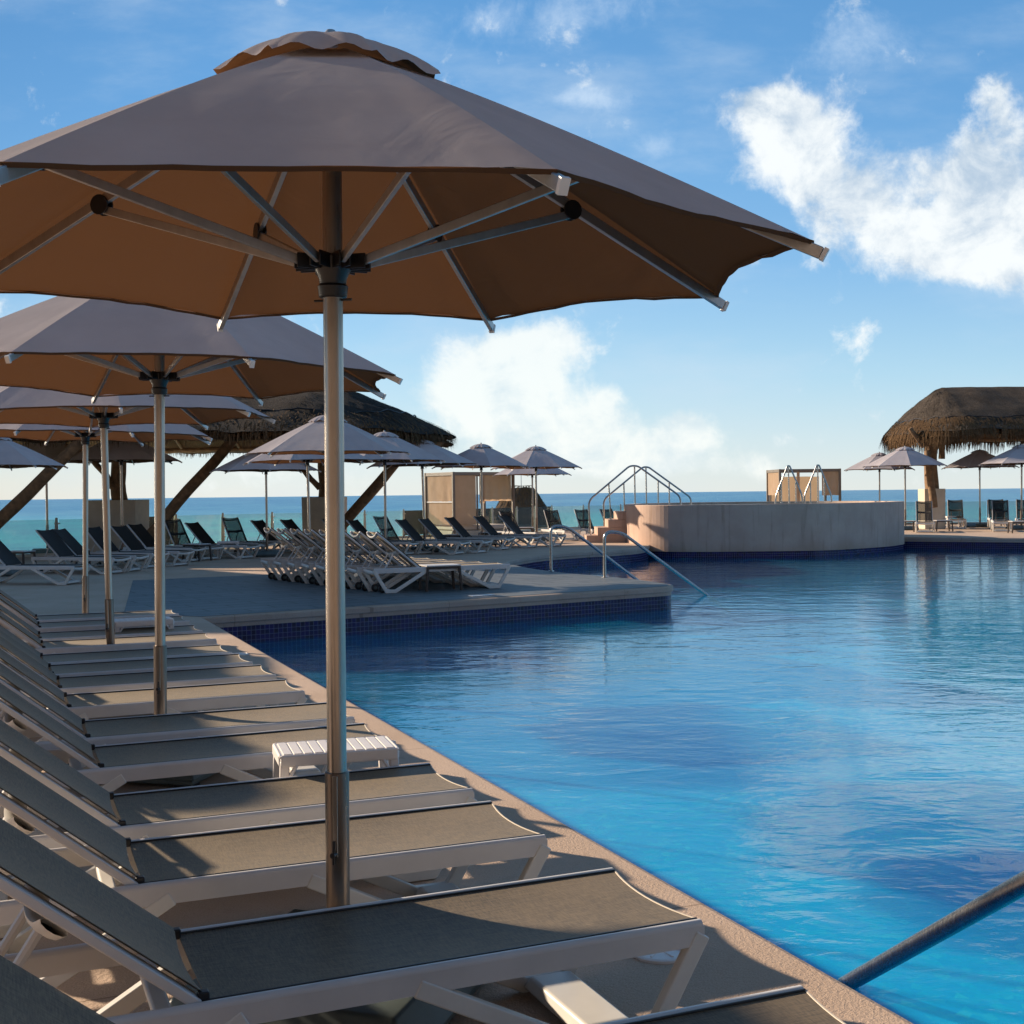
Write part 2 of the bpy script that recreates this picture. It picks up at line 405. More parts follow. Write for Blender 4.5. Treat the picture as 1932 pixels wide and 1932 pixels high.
def m_floor():
    m, t, o = mat('pool_floor_mosaic'); oc = objco(t)
    vo = t.new('ShaderNodeTexVoronoi', feature='F1'); t.l.new(t.mapping(oc, (14, 14, 14)), vo.inputs[0]); vo.inputs['Scale'].default_value = 1
    v = t.new('ShaderNodeSeparateColor'); t.l.new(vo.outputs['Color'], v.inputs[0])
    c = t.ramp(v.outputs[0], [(0, (.003, .54, .97)), (.5, (.004, .64, .98)), (.86, (.008, .74, .98)), (1, (.12, .88, .98))])
    a = t.noise(oc, .8, 5, .6)
    c = t.mix(t.math('MULTIPLY', t.smooth(a, .35, .7), .4), c, (.003, .50, .97, 1))
    princ(t, o, Base_Color=c, Roughness=.6)
    return m
M['floor'] = m_floor()
def m_water():
    m, t, o = mat('pool_water'); oc = objco(t)
    big_ = t.noise(t.mapping(oc, (1.0, 1.6, 1), (0, 0, R(14))), 1.25, 3, .5, .5)
    mid = t.noise(t.mapping(oc, (1, 1.7, 1), (0, 0, R(-10))), 4.0, 4, .5, .6)
    fin = t.noise(t.mapping(oc, (1, 1.5, 1), (0, 0, R(25))), 17, 3, .5, .3)
    patch = t.smooth(t.noise(oc, .28, 3, .5), .40, .62)
    h = t.math('ADD', t.math('MULTIPLY', big_, .015), t.math('MULTIPLY', mid, .0042))
    h = t.math('ADD', h, t.math('MULTIPLY', t.math('MULTIPLY', fin, .0008), t.math('ADD', t.math('MULTIPLY', patch, .9), .25)))
    b = t.new('ShaderNodeBump'); b.inputs['Strength'].default_value = 1; b.inputs['Distance'].default_value = 1.0
    t.l.new(h, b.inputs['Height'])
    gl = t.new('ShaderNodeBsdfGlossy'); gl.inputs['Roughness'].default_value = .015; t.l.new(b.outputs[0], gl.inputs['Normal'])
    tr = t.new('ShaderNodeBsdfTransparent'); tr.inputs[0].default_value = (.60, 1.0, 1.0, 1)
    ge = t.new('ShaderNodeNewGeometry'); dp = t.new('ShaderNodeVectorMath', operation='DOT_PRODUCT')
    t.l.new(ge.outputs['Incoming'], dp.inputs[0]); t.l.new(b.outputs[0], dp.inputs[1])
    ct = t.math('SUBTRACT', 1, t.math('ABSOLUTE', dp.outputs['Value']), clamp=True)
    fr = t.math('ADD', .018, t.math('MULTIPLY', t.math('POWER', ct, 4.6), .975), clamp=True)
    mx = t.new('ShaderNodeMixShader'); t.l.new(fr, mx.inputs[0])
    df = t.new('ShaderNodeBsdfDiffuse'); df.inputs[0].default_value = (.0, .53, .98, 1)     # scattering inside the water body
    m0 = t.new('ShaderNodeMixShader'); m0.inputs[0].default_value = .22
    t.l.new(tr.outputs[0], m0.inputs[1]); t.l.new(df.outputs[0], m0.inputs[2])
    t.l.new(m0.outputs[0], mx.inputs[1]); t.l.new(gl.outputs[0], mx.inputs[2]); t.l.new(mx.outputs[0], o.inputs[0])
    return m
M['water'] = m_water()
def m_body():                              # diffuse colour imitating light scattered in the water, spread over its depth
    m, t, o = mat('pool_water_scatter'); tr = t.new('ShaderNodeBsdfTransparent'); df = t.new('ShaderNodeBsdfDiffuse')
    df.inputs[0].default_value = (.0, .57, .99, 1); mx = t.new('ShaderNodeMixShader'); mx.inputs[0].default_value = .13
    t.l.new(tr.outputs[0], mx.inputs[1]); t.l.new(df.outputs[0], mx.inputs[2]); t.l.new(mx.outputs[0], o.inputs[0]); return m
M['water_body'] = m_body()
def m_sea():
    m, t, o = mat('sea_water'); oc = objco(t); s_ = t.new('ShaderNodeSeparateXYZ'); t.l.new(oc, s_.inputs[0])
    wv = t.noise(t.mapping(oc, (.02, .06, 1)), 1, 5, .6)
    d = t.math('ADD', t.math('LOGARITHM', t.math('MAXIMUM', s_.outputs[1], 10), 10), t.math('MULTIPLY', t.math('SUBTRACT', wv, .5), .25))
    c = t.ramp(t.smooth(d, 2.2, 3.7), [(0, (.13, .58, .60)), (.36, (.10, .50, .58)), (.52, (.05, .26, .44)), (1, (.035, .19, .38))])
    foam = t.smooth(t.noise(t.mapping(oc, (.012, .07, 1)), 1, 6, .62, .6), .66, .72)
    near = t.math('SUBTRACT', 1, t.smooth(d, 2.35, 2.9))
    c = t.mix(t.math('MULTIPLY', t.math('MULTIPLY', foam, near), .7), c, (.6, .7, .68, 1))
    rip = t.math('ADD', t.math('MULTIPLY', t.noise(t.mapping(oc, (.03, .012, 1)), 1, 6, .7), .5), t.math('MULTIPLY', t.noise(t.mapping(oc, (.006, .0016, 1)), 1, 6, .7), .5))
    c = t.mix(t.math('MULTIPLY', t.smooth(rip, .46, .55), .75), c, (.13, .36, .50, 1))
    p = princ(t, o, Base_Color=c, Roughness=.32); p.inputs['IOR'].default_value = 1.33
    h = t.math('ADD', t.math('MULTIPLY', t.noise(t.mapping(oc, (.08, .3, 1)), 1, 5, .6), 1.6), t.math('MULTIPLY', t.noise(t.mapping(oc, (.4, 1.1, 1)), 1, 4, .6), .5))
    bump(t, p, h, 1.0, 1.0)
    return m
M['sea'] = m_sea()
def m_wall():
    m, t, o = mat('spa_plaster'); oc = objco(t)
    a = t.noise(oc, 1.1, 6, .6); dr = t.noise(t.mapping(oc, (3.2, 3.2, .28)), 1.6, 6, .62, .4)
    c = t.mix(t.smooth(a, .3, .7), (.47, .32, .245, 1), (.55, .39, .305, 1))
    c = t.mix(t.math('MULTIPLY', t.smooth(dr, .52, .72), .42), c, (.20, .115, .065, 1))
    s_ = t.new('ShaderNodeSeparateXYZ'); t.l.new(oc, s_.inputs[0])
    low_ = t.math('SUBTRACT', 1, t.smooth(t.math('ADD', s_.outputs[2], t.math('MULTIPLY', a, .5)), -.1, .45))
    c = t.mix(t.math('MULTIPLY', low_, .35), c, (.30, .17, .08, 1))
    p = princ(t, o, Base_Color=c, Roughness=.85); bump(t, p, t.noise(oc, 40, 4, .6), .3, .01)
    return m
M['wall'] = m_wall()
def m_thatch(name, lo, hi, sc3=(30, 30, 4)):
    m, t, o = mat(name); oc = objco(t)
    a = t.noise(t.mapping(oc, sc3), 1, 5, .65); b = t.noise(oc, 1.3, 4, .6); f_ = t.noise(oc, 55, 3, .7)
    c = t.mix(t.smooth(a, .35, .68), (*lo, 1), (*hi, 1))
    c = t.mix(t.math('MULTIPLY', t.smooth(b, .4, .7), .45), c, (lo[0] * .7, lo[1] * .65, lo[2] * .6, 1))
    c = t.mix(t.math('MULTIPLY', t.smooth(f_, .60, .70), .35), c, (.36, .30, .24, 1))
    p = princ(t, o, Base_Color=c, Roughness=.95); p.inputs['Specular IOR Level'].default_value = .1
    bump(t, p, t.math('ADD', a, f_), .9, .05)
    return m
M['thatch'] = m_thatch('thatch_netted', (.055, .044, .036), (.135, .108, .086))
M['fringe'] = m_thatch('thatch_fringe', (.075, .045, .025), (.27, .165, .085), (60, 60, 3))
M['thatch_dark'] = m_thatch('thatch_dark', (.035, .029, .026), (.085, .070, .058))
def m_glass(name, tint, gloss=1.0):
    m, t, o = mat(name)
    tr = t.new('ShaderNodeBsdfTransparent'); tr.inputs[0].default_value = (*tint, 1)
    gl = t.new('ShaderNodeBsdfGlossy'); gl.inputs['Roughness'].default_value = .03
    di = t.new('ShaderNodeBsdfDiffuse'); di.inputs[0].default_value = (.5, .6, .58, 1)
    m0 = t.new('ShaderNodeMixShader'); m0.inputs[0].default_value = .16
    t.l.new(tr.outputs[0], m0.inputs[1]); t.l.new(di.outputs[0], m0.inputs[2])
    fr = t.new('ShaderNodeFresnel'); fr.inputs[0].default_value = 1.4
    mx = t.new('ShaderNodeMixShader'); t.l.new(fr.outputs[0], mx.inputs[0])
    t.l.new(m0.outputs[0], mx.inputs[1]); t.l.new(gl.outputs[0], mx.inputs[2]); t.l.new(mx.outputs[0], o.inputs[0])
    return m
M['glass'] = m_glass('fence_glass', (.86, .96, .95))

# ---------------------------------------------------------------- ground, pool, sea
ED = Vector((-.383, .923, 0)).normalized()           # along the near pool edge, away from us
BD = Vector((.923, .383, 0)).normalized()            # from the row of loungers towards the pool
e0 = Vector((-1.337, 9.95, 0))
C1 = Vector((-4.30, 17.10, 0))
near_end = e0 - ED * 19.0
tip_curve = [Vector(q) for q in ((2.35, 21.48, 0), (2.68, 21.72, 0), (2.80, 22.02, 0), (2.74, 22.45, 0), (2.18, 23.94, 0), (1.60, 24.9, 0), (.99, 25.93, 0), (.35, 27.6, 0), (-.05, 29.2, 0),
    (-.12, 30.6, 0), (.4, 32.37, 0), (1.02, 33.64, 0), (2.08, 34.92, 0), (2.7, 35.4, 0), (3.6, 36.5, 0), (4.05, 37.7, 0), (4.3, 39.2, 0))]
pool = [near_end, C1, Vector((-2.557, 18.25, 0)), Vector((-.567, 19.55, 0))] + catmull(tip_curve, 5, False) + \
       [Vector((6.5, 43.4, 0)), Vector((12.9, 43.6, 0)), Vector((17.0, 41.3, 0)), Vector((25, 37.5, 0)), Vector((34, 28, 0)), Vector((36, -7.6, 0))]
WZ, FZ = -.40, -1.45
FENCE = [Vector(q) for q in ((-34, 27, 0), (-14.2, 35.5, 0), (-10.8, 42.0, 0), (-4.6, 47.3, 0), (.2, 54.0, 0), (2.6, 58.2, 0), (9, 59.6, 0), (20, 58.4, 0), (44, 54, 0))]
outer = [Vector((-34, -14, 0)), Vector((60, -14, 0)), Vector((60, 54, 0))] + [p + Vector((0, .5, 0)) for p in reversed(FENCE)]
def sheet(name, loops, z, m, kind='structure'):
    tris = tessellate_polygon([[Vector((p.x, p.y, 0)) for p in L] for L in loops])
    vs = [Vector((p.x, p.y, z)) for L in loops for p in L]
    mb = MB(); mb.add(vs, [tuple(x) for x in tris]); o = mb.build(name, m, fix=True)
    me = o.data
    if me.polygons and me.polygons[0].normal.z < 0: me.flip_normals()
    o['kind'] = kind; return o
sheet('terrace', [outer, pool], 0, M['deck'])
# terrace body below the deck (so the edge over the beach is solid)
mb = MB()
for i in range(len(outer)):
    a, b = outer[i], outer[(i + 1) % len(outer)]
    mb.add([a, b, b + Vector((0, 0, -10)), a + Vector((0, 0, -10))], [(0, 1, 2, 3)])
mb.build('terrace_retaining_wall', M['block'])['kind'] = 'structure'
pav = [C1 + Vector((-.02, .06, 0)), Vector((-2.58, 18.32, 0)), Vector((-.59, 19.62, 0))] + [p + (Vector((-.4, 24.6, 0)) - p).normalized() * .05 for p in catmull(tip_curve[:9], 5, False)] + \
      [Vector((-1.4, 28.4, 0)), Vector((-7.6, 24.9, 0)), Vector((-5.6, 17.9, 0))]
sheet('paving', [pav], .005, M['paver'])
# coping nose and tiled wall along the pool outline
mb = MB(); mt = MB(); run = 0.0
n = len(pool)
def inward(i):
    a, b, c_ = pool[i - 1], pool[i], pool[(i + 1) % n]
    d1 = (b - a).normalized(); d2 = (c_ - b).normalized(); d = (d1 + d2).normalized()
    k = 1 / max(.5, d.dot(d1)); return Vector((d.y, -d.x, 0)) * k
area = sum(pool[i].x * pool[(i + 1) % n].y - pool[(i + 1) % n].x * pool[i].y for i in range(n))
sgn = 1 if area < 0 else -1
inw = [inward(i) * sgn for i in range(n)]
for i in range(n):
    j = (i + 1) % n; a, b = pool[i], pool[j]; ia, ib = inw[i], inw[j]
    prof = [(0.0, 0.0), (.022, -.006), (.036, -.022), (.036, -.088), (.026, -.1), (.006, -.102), (.006, -.16), (0, -.162)]
    for (o1, z1), (o2, z2) in zip(prof, prof[1:]):
        mb.add([a + ia * o1 + Vector((0, 0, z1)), b + ib * o1 + Vector((0, 0, z1)), b + ib * o2 + Vector((0, 0, z2)), a + ia * o2 + Vector((0, 0, z2))], [(0, 1, 2, 3)])
    L = (b - a).length
    mt.add([a + Vector((0, 0, -.16)), b + Vector((0, 0, -.16)), b + Vector((0, 0, FZ)), a + Vector((0, 0, FZ))], [(0, 1, 2, 3)],
           [[(run, 0), (run + L, 0), (run + L, FZ + .16), (run, FZ + .16)]])
    run += L
mb.build('pool_coping', M['coping'], smooth=True)['kind'] = 'structure'
mt.build('pool_tile_wall', M['tile'])['kind'] = 'structure'
sheet('pool_floor', [pool], FZ, M['floor'])
sheet('pool_water', [[p - inw[i] * .0 for i, p in enumerate(pool)]], WZ, M['water'])
for zz in (-.58, -.80, -1.06): sheet('water_scatter_sheet', [pool], zz, M['water_body'])  # added sheets that imitate scattering and soften shadows in the water
mb = MB(); mb.add([(-9000, 40, -10), (9000, 40, -10), (40000, 45000, -10), (-40000, 45000, -10)], [(0, 1, 2, 3)])
mb.build('sea', M['sea'])['kind'] = 'structure'
# small fittings set in the deck
for (px, py, sx_, lab) in ((1245, 1798, .105, 'round white skimmer lid in the deck by the pool edge, under the nearest lounger'), (452, 1235, .09, 'small round white lid in the shaded deck beside the pool edge')):
    p = G(px, py); e = empty('skimmer_lid', p, 0, lab, 'deck lid', 'round lids in the deck')
    mb = MB(); mb.lathe([(sx_, 0), (sx_, .008), (sx_ - .01, .012), (sx_ - .012, .009)], 32); mb.build('rim', M['white_table'], e, smooth=True)
    mb = MB(); mb.lathe([(sx_ - .014, .002), (sx_ - .014, .010), (.02, .012)], 32)
    for k in range(6):
        a = k * math.pi / 3; mb.box((math.cos(a) * sx_ * .5, math.sin(a) * sx_ * .5, .012), (sx_ * .5, .006, .004), Matrix.Rotation(a, 3, 'Z'))
    mb.build('cover', M['white_table'], e, smooth=True)
p = G(909, 1124.5); mb = MB(); mb.box((0, 0, .011), (.42, .17, .01)); o = mb.build('floor_plaque', M['white_cap'], bevel=.004)
o.location = p; o.rotation_euler = (0, 0, R(31)); tag(o, 'pale rectangular plaque set flat in the grey paving near its pool edge', 'plaque')

# ---------------------------------------------------------------- spa pool
spa = empty('spa_pool', (8.6, 43, 0), 0, 'raised round plaster spa pool standing at the far side of the water', 'spa pool')
SP = [(3.95, 39.8), (4.6, 38.75), (5.7, 38.3), (7.2, 38.15), (8.7, 38.15), (9.9, 38.45), (11.7, 39.9), (12.75, 41.2), (13.4, 42.8), (12.9, 45.5), (11.4, 47.2), (8.5, 47.9), (5.7, 46.8), (4.3, 44.4), (3.78, 41.6)]
so = [p - Vector((8.6, 43, 0)) for p in catmull([Vector((x, y, 0)) for x, y in SP], 8)]
ns = len(so)
def shell(mb, loopA, zA, loopB, zB, uvz=False):
    run = 0
    for i in range(ns):
        j = (i + 1) % ns; L = (loopA[j] - loopA[i]).length
        q = [loopA[i] + Vector((0, 0, zA)), loopA[j] + Vector((0, 0, zA)), loopB[j] + Vector((0, 0, zB)), loopB[i] + Vector((0, 0, zB))]
        mb.add(q, [(0, 1, 2, 3)], [[(run, zA), (run + L, zA), (run + L, zB), (run, zB)]]); run += L
def shrink(k): 
    o = []
    for i, p in enumerate(so):
        d = (so[(i + 1) % ns] - so[i - 1]).normalized(); o.append(p + Vector((-d.y, d.x, 0)) * k)
    return o
RIM = 1.245
mb = MB(); shell(mb, so, -.20, so, RIM - .02); shell(mb, shrink(-.0), RIM - .02, shrink(.015), RIM); shell(mb, shrink(.015), RIM, shrink(.30), RIM); shell(mb, shrink(.30), RIM, shrink(.30), .3)
mb.build('wall', M['wall'], spa, smooth=True)
mb = MB(); shell(mb, shrink(.03), -.2, shrink(.03), -1.75); shell(mb, so, -.20, shrink(.03), -.2); mb.build('tile_band', M['tile'], spa, smooth=True)
lp = shrink(.28); mb = MB(); mb.add([p + Vector((0, 0, RIM - .07)) for p in lp], [tuple(range(ns))]); mb.build('water_surface', M['water'], spa)
st = empty('stone_steps', G(1143, 1024), 0, 'small flight of plaster steps climbing to the left end of the spa', 'steps')
base = st.location.copy()
mb = MB(); xs = [GX(q, 41.2) for q in (1106, 1127, 1147, 1165.5, 1180)]; hs = [.24, .50, .76, 1.02]
for k in range(4):
    mb.box(((xs[k] + 4.25) / 2 - base.x, 42.0 - base.y, (hs[k] - (.26 if k else .12)) / 1 + (.13 if k else 0)), (4.25 - xs[k], 1.7, .26 if k else .24))
mb.build('steps_body', M['wall'], st, bevel=.012)

# ---------------------------------------------------------------- handrails
def handrail(name, label, main, posts, r=.03, rr=.18, group=None):
    mb = MB(); pts = arc_pts(main, rr, 7); b = Vector(main[0])
    e = empty('handrail', b, 0, label, 'handrail', group)
    mb.tube([p - b for p in pts], r, 14); mb.build('rail_tube', M['rail_steel'], e, smooth=True)
    for (a, c_) in posts:
        m2 = MB(); m2.tube([Vector(a) - b, Vector(c_) - b], r * .85, 12); m2.lathe([(r * 1.9, 0), (r * 1.9, .01), (r * 1.0, .02)], 14, Vector(a) - b)
        m2.build('post', M['rail_steel'], e, smooth=True)
    m2 = MB(); m2.lathe([(r * 2.1, 0), (r * 2.1, .012), (r * 1.1, .02)], 16); m2.build('flange', M['rail_steel'], e, smooth=True)
    return e
gp = 'handrails stepping into the pool from the paved point'
for (bp, tp, lab) in (((1141, 1090), 24.2, 'right bent steel handrail entering the pool from the tip of the grey paving'), ((1040, 1078), 26.2, 'left bent steel handrail entering the pool from the tip of the grey paving')):
    b = G(*bp); Yb = b.y
    T = GY(bp[0] - 1, 1003 if bp[0] > 1100 else 992, Yb + .02)
    E1 = (b + Vector((2.52, .52, 0))); E1.z = -.75
    A2 = b + Vector((.34, .07, 0)); A2.z = T.z - .02
    handrail('hr', lab, [b, Vector((b.x, b.y, T.z)), A2, E1], [], .031, .2, gp)
# near handrail, crossing the lower right corner
q0 = G(1600, 1855, WZ); q1 = GY(1932, 1667, 3.96)
d = (q1 - q0); top = q0 + d * 2.0; bot = q0 - d * .55
handrail('hr', 'thick steel handrail rising out of the pool in the lower right corner', [Vector((top.x + .02, top.y - .3, -.0)), Vector((top.x + .02, top.y - .3, top.z + .05)), top, bot], [], .034, .22)
# crossing rails of the spa steps
def c4(x, y): return (1056.5 + .23435 * x, 805 + .23435 * y)
def c5(x, y): return (1408.7 + .27078 * x, 704.4 + .27078 * y)
def rail_px(cf, Yd, main, posts, label, grp):
    mp = [GY(*cf(*p), Yd) for p in main]
    ps = [(GY(*cf(*a), Yd), GY(*cf(*b), Yd)) for a, b in posts]
    return handrail('hr', label, mp, ps, .030, .2, grp)
g1 = 'handrails of the steps over the spa wall'
rail_px(c4, 41.25, [(243, 872), (230, 595), (562, 315), (625, 315), (968, 560), (974, 640)], [((410, 748), (393, 462)), ((606, 640), (600, 318)), ((792, 640), (790, 437))], 'nearer steel stair rail arching over the left end of the spa', g1)
rail_px(c4, 42.7, [(355, 812), (350, 588), (668, 325), (712, 325), (1054, 572), (1056, 636)], [((521, 690), (514, 455)), ((697, 636), (692, 328)), ((881, 636), (879, 448))], 'farther steel stair rail arching over the left end of the spa', g1)
g2 = 'peaked rails at the back of the spa'
rail_px(c5, 45.2, [(200, 915), (205, 850), (285, 645), (300, 645), (385, 845), (390, 900)], [((243, 905), (241, 755)), ((297, 905), (290, 652)), ((345, 900), (341, 752))], 'left peaked steel rail on the spa rim in front of the cabana', g2)
rail_px(c5, 45.2, [(405, 915), (402, 852), (490, 640), (505, 640), (590, 852), (592, 896)], [((446, 905), (444, 762)), ((497, 900), (495, 645)), ((542, 896), (540, 730))], 'right peaked steel rail on the spa rim in front of the cabana', g2)

# ---------------------------------------------------------------- umbrellas
UR, ZT, ZA = 1.505, 2.345, 3.05
def rz(r): return ZA - (ZA - ZT) * (max(r, 0) / UR) ** 1.13
def make_umbrella():
    root = empty('patio_umbrella', (0, 0, 0))
    mb = MB()
    for k in range(8):
        a0 = k * math.pi / 4; a1 = a0 + math.pi / 4
        def fn(s_, q, a0=a0, a1=a1, k=k):
            r = .13 + (UR * .985 - .13) * s_
            bell = 4 * q * (1 - q)
            r2 = .13 + (UR * .985 - .13) * s_ * (1 - .055 * bell * s_)
            p0 = Vector((math.cos(a0), math.sin(a0), 0)) * r2; p1 = Vector((math.cos(a1), math.sin(a1), 0)) * r2
            p = p0.lerp(p1, q); z = rz(r2)
            z -= .022 * bell * s_ ** 1.5
            nz = noise.noise(Vector((p.x * 2.3, p.y * 2.3, k * 3.1))) * .010 * min(1, bell * 2)
            if s_ > .94: nz += noise.noise(Vector((p.x * 16, p.y * 16, 9))) * .006 * min(1, bell * 3)
            # pull folds running from the tips
            nz += .008 * math.sin(q * 26 + 3 * s_) * (1 - bell) * s_ * min(1, bell * 6)
            return Vector((p.x, p.y, z + nz))
        mb.grid(fn, 22, 14)
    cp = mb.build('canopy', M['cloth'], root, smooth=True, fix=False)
    # hem: folded strip along the edge
    hm = MB()
    for k in range(8):
        a0 = k * math.pi / 4; a1 = a0 + math.pi / 4; pr_ = None
        for i in range(15):
            q = i / 14; bell = 4 * q * (1 - q); r2 = .13 + (UR * .985 - .13) * (1 - .055 * bell)
            p = (Vector((math.cos(a0), math.sin(a0), 0)) * r2).lerp(Vector((math.cos(a1), math.sin(a1), 0)) * r2, q)
            z = rz(r2) - .022 * bell + noise.noise(Vector((p.x * 2.3, p.y * 2.3, k * 3.1))) * .010 * min(1, bell * 2) + noise.noise(Vector((p.x * 16, p.y * 16, 9))) * .006 * min(1, bell * 3)
            c_ = Vector((p.x, p.y, z)); i_ = Vector((p.x * .985, p.y * .985, z + .006))
            cur = (c_ + Vector((0, 0, .002)), c_ + Vector((0, 0, -.010)), i_ + Vector((0, 0, -.010)))
            if pr_: hm.add([pr_[0], cur[0], cur[1], pr_[1]], [(0, 1, 2, 3)]); hm.add([pr_[1], cur[1], cur[2], pr_[2]], [(0, 1, 2, 3)])
            pr_ = cur
    hm.build('hem', M['cloth'], cp, smooth=True, fix=False)
    vm = MB()
    for k in range(8):
        a0 = k * math.pi / 4; a1 = a0 + math.pi / 4
        def fv(s_, q, a0=a0, a1=a1, k=k):
            bell = 4 * q * (1 - q); r = .37 * s_ * (1 - .06 * bell)
            p = (Vector((math.cos(a0), math.sin(a0), 0)) * r).lerp(Vector((math.cos(a1), math.sin(a1), 0)) * r, q)
            z = rz(.37) + .016 + .135 * (1 - s_ ** 2.3)
            z += .016 * (bell ** .8) * s_ ** 2 * (1 + .7 * math.sin(k * 2.4 + 1)) + .012 * math.sin(q * 11 + k * 2) * s_ ** 3 * min(1, bell * 3) + .006
            return Vector((p.x, p.y, z))
        vm.grid(fv, 10, 12)
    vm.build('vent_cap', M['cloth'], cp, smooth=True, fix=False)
    mb = MB(); mb.lathe([(.0, ZA + .0), (.022, ZA + .0), (.024, ZA + .035), (.014, ZA + .048), (.001, ZA + .05)], 14); mb.build('finial', M['rib'], root, smooth=True)
    mb = MB(); mb.lathe([(.031, .0), (.031, ZA - .02)], 28); mb.build('pole', M['steel'], root, smooth=True)
    sl = MB(); sl.lathe([(.0375, .02), (.0385, .74), (.0385, .755), (.033, .757)], 28); so_ = sl.build('sleeve', M['sleeve'], root, smooth=True)
    b = MB(); b.box((.012, -.0385, .62), (.017, .006, .26)); b.build('slot_plate', M['steel'], so_, bevel=.002)
    b = MB(); b.tube([(.012, -.036, .50), (.012, -.062, .50)], .009, 10); b.tube([(.012, -.052, .47), (.014, -.052, .545)], .005, 8); b.build('clamp_bolt', M['black'], so_, smooth=True)
    hb = MB(); hb.lathe([(.040, 2.265), (.044, 2.268), (.048, 2.300), (.042, 2.308), (.044, 2.325), (.056, 2.350), (.058, 2.37), (.046, 2.375)], 24)
    hub = hb.build('hub', M['black'], root, smooth=True)
    cr = MB()
    for k in range(8):
        a = k * math.pi / 4; rm = Matrix.Rotation(a, 3, 'Z')
        for sgn_ in (-1, 1): cr.box(rm @ Vector((.085, .016 * sgn_, 2.375)), (.07, .006, .045), rm)
    cr.lathe([(.055, 2.35), (.06, 2.39), (.04, 2.40)], 20); cr.build('hub_clevis', M['black'], hub)
    pn = MB(); pn.tube([(-.065, 0, 2.258), (.065, 0, 2.258)], .004, 8); pn.build('hub_pin', M['black'], hub)
    for k in range(8):
        a = k * math.pi / 4; c_, s_ = math.cos(a), math.sin(a)
        def P(r, z): return Vector((r * c_, r * s_, z))
        rb = MB(); rb.beam(P(.08, rz(.08) - .03), P(UR - .002, rz(UR - .002) - .024), .020, .034)
        rib = rb.build('rib', M['rib'], root, bevel=.003, seg=1)
        ec = MB(); ec.beam(P(UR - .001, rz(UR - .001) - .024), P(UR + .010, rz(UR + .010) - .024), .023, .037); ec.build('end_cap', M['white_cap'], rib)
        sb = MB(); sb.beam(P(.10, 2.375), P(.86, rz(.86) - .075), .016, .028); stt = sb.build('strut', M['rib'], root, bevel=.002, seg=1)
        bk = MB()
        y = Vector((-s_, c_, 0))
        for q in (-1, 1): bk.tube([P(.86, rz(.86) - .062) + y * .012 * q, P(.86, rz(.86) - .062) + y * .017 * q], .034, 14)
        bk.build('bracket', M['black'], stt)
    bs = MB(); bs.box((0, 0, .10), (.86, .86, .10), None, .82); bs.box((0, 0, .0335), (.82, .82, .033))
    bo = bs.build('base_weight', M['dark_base'], root, bevel=.012)
    for x in (-1, 1):
        for y in (-1, 1):
            fm = MB(); fm.box((x * .34, y * .34, .008), (.11, .11, .016)); fm.build('base_foot', M['black'], bo)
    return root
U0 = make_umbrella()
urow = 'taupe parasols along the row of loungers'; ufar = 'taupe parasols on the far terrace'; uright = 'parasols by the right-hand palapa'
UMB = [
 (-.58, 4.02, -18.6, 1.004, (.5, 1.5), 'nearest big taupe parasol, its steel pole cutting through the whole picture', urow),
 (-2.14, 7.5, -12, 1, (.7, .0), 'second taupe parasol of the pool-edge row, just beyond the nearest one', urow),
 (-3.56, 11.0, -22, 1, (-.7, .3), 'third taupe parasol of the pool-edge row, its pole leaning beside the second', urow),
 (-4.92, 14.3, -8, 1, (.9, 0), 'farthest taupe parasol of the pool-edge row, lowest canopy left of the palapa roof', urow),
 (GX(621, 24.2), 24.2, 10, 1.05, (0, .6), 'broad taupe parasol over the stacked loungers, half hidden by the nearest pole', ufar),
 (GX(584, 30), 30, -5, 1.05, (-.8, 0), 'parasol whose cap peeks out just left behind the broad one over the stacked loungers', ufar),
 (GX(503, 34.5), 34.5, 15, 1.0, (0, 0), 'shaded brown parasol standing alone before the sea left of the nearest pole', ufar),
 (GX(727, 31.5), 31.5, -15, 1.06, (0, 0), 'taupe parasol just right of the nearest pole under the palapa eave', ufar),
 (GX(801, 36), 36, 0, 1.06, (-1.2, 0), 'taupe parasol standing in front of the left side of the curtained cabana', ufar),
 (GX(909, 40.4), 40.4, 12, 1.07, (0, 0), 'taupe parasol standing in front of the right side of the curtained cabana', ufar),
 (GX(1012, 43), 43, -14, 1.07, (0, 0), 'front parasol of the rightmost pair before the spa steps', ufar),
 (GX(1005, 47.5), 47.5, 6, 1.0, (0, 0), 'rear parasol of the pair before the spa steps, nearly covered by the front one', ufar),
 (GX(230, 36.2), 36.2, 5, 1.15, (0, 0), 'dark shaded parasol in front of the left palapa column', ufar),
 (GX(88.7, 37), 37, 20, 1.16, (0, 0), 'dark shaded parasol under the palapa between the two leaning logs', ufar),
 (GX(-8, 27), 27, 9, 1.0, (0, 0), 'dark parasol cut off by the left edge of the picture', ufar),
] + [(x, y, 7 * k, 1, (0, 0), 'parasol added to cast shade, %s of an unseen rear row beyond the left edge' % nm, 'parasols added as an unseen rear row') for k, (x, y, nm) in enumerate(
   ((-5.25, 5.2, 'nearest one'), (-7.4, 8.85, 'second one'), (-8.3, 12.3, 'third one'), (-9.3, 15.3, 'farthest one')))] + [  # these parasols are unseen, added to shade the near loungers
 (GX(1660, 56), 56, 4, 1.08, (0, 0), 'pale parasol rising behind the right end of the spa', uright),
 (GX(1708, 50.5), 50.5, -10, 1.1, (0, .4), 'pale front parasol beside the palapa column right of the spa', uright),
 (GX(1849, 53.5), 53.5, 8, 1.08, (0, 0), 'brown shaded parasol under the right palapa roof', uright),
 (GX(1927, 49.5), 49.5, -3, 1.1, (.6, 0), 'pale parasol cut off by the right edge of the picture', uright),
]
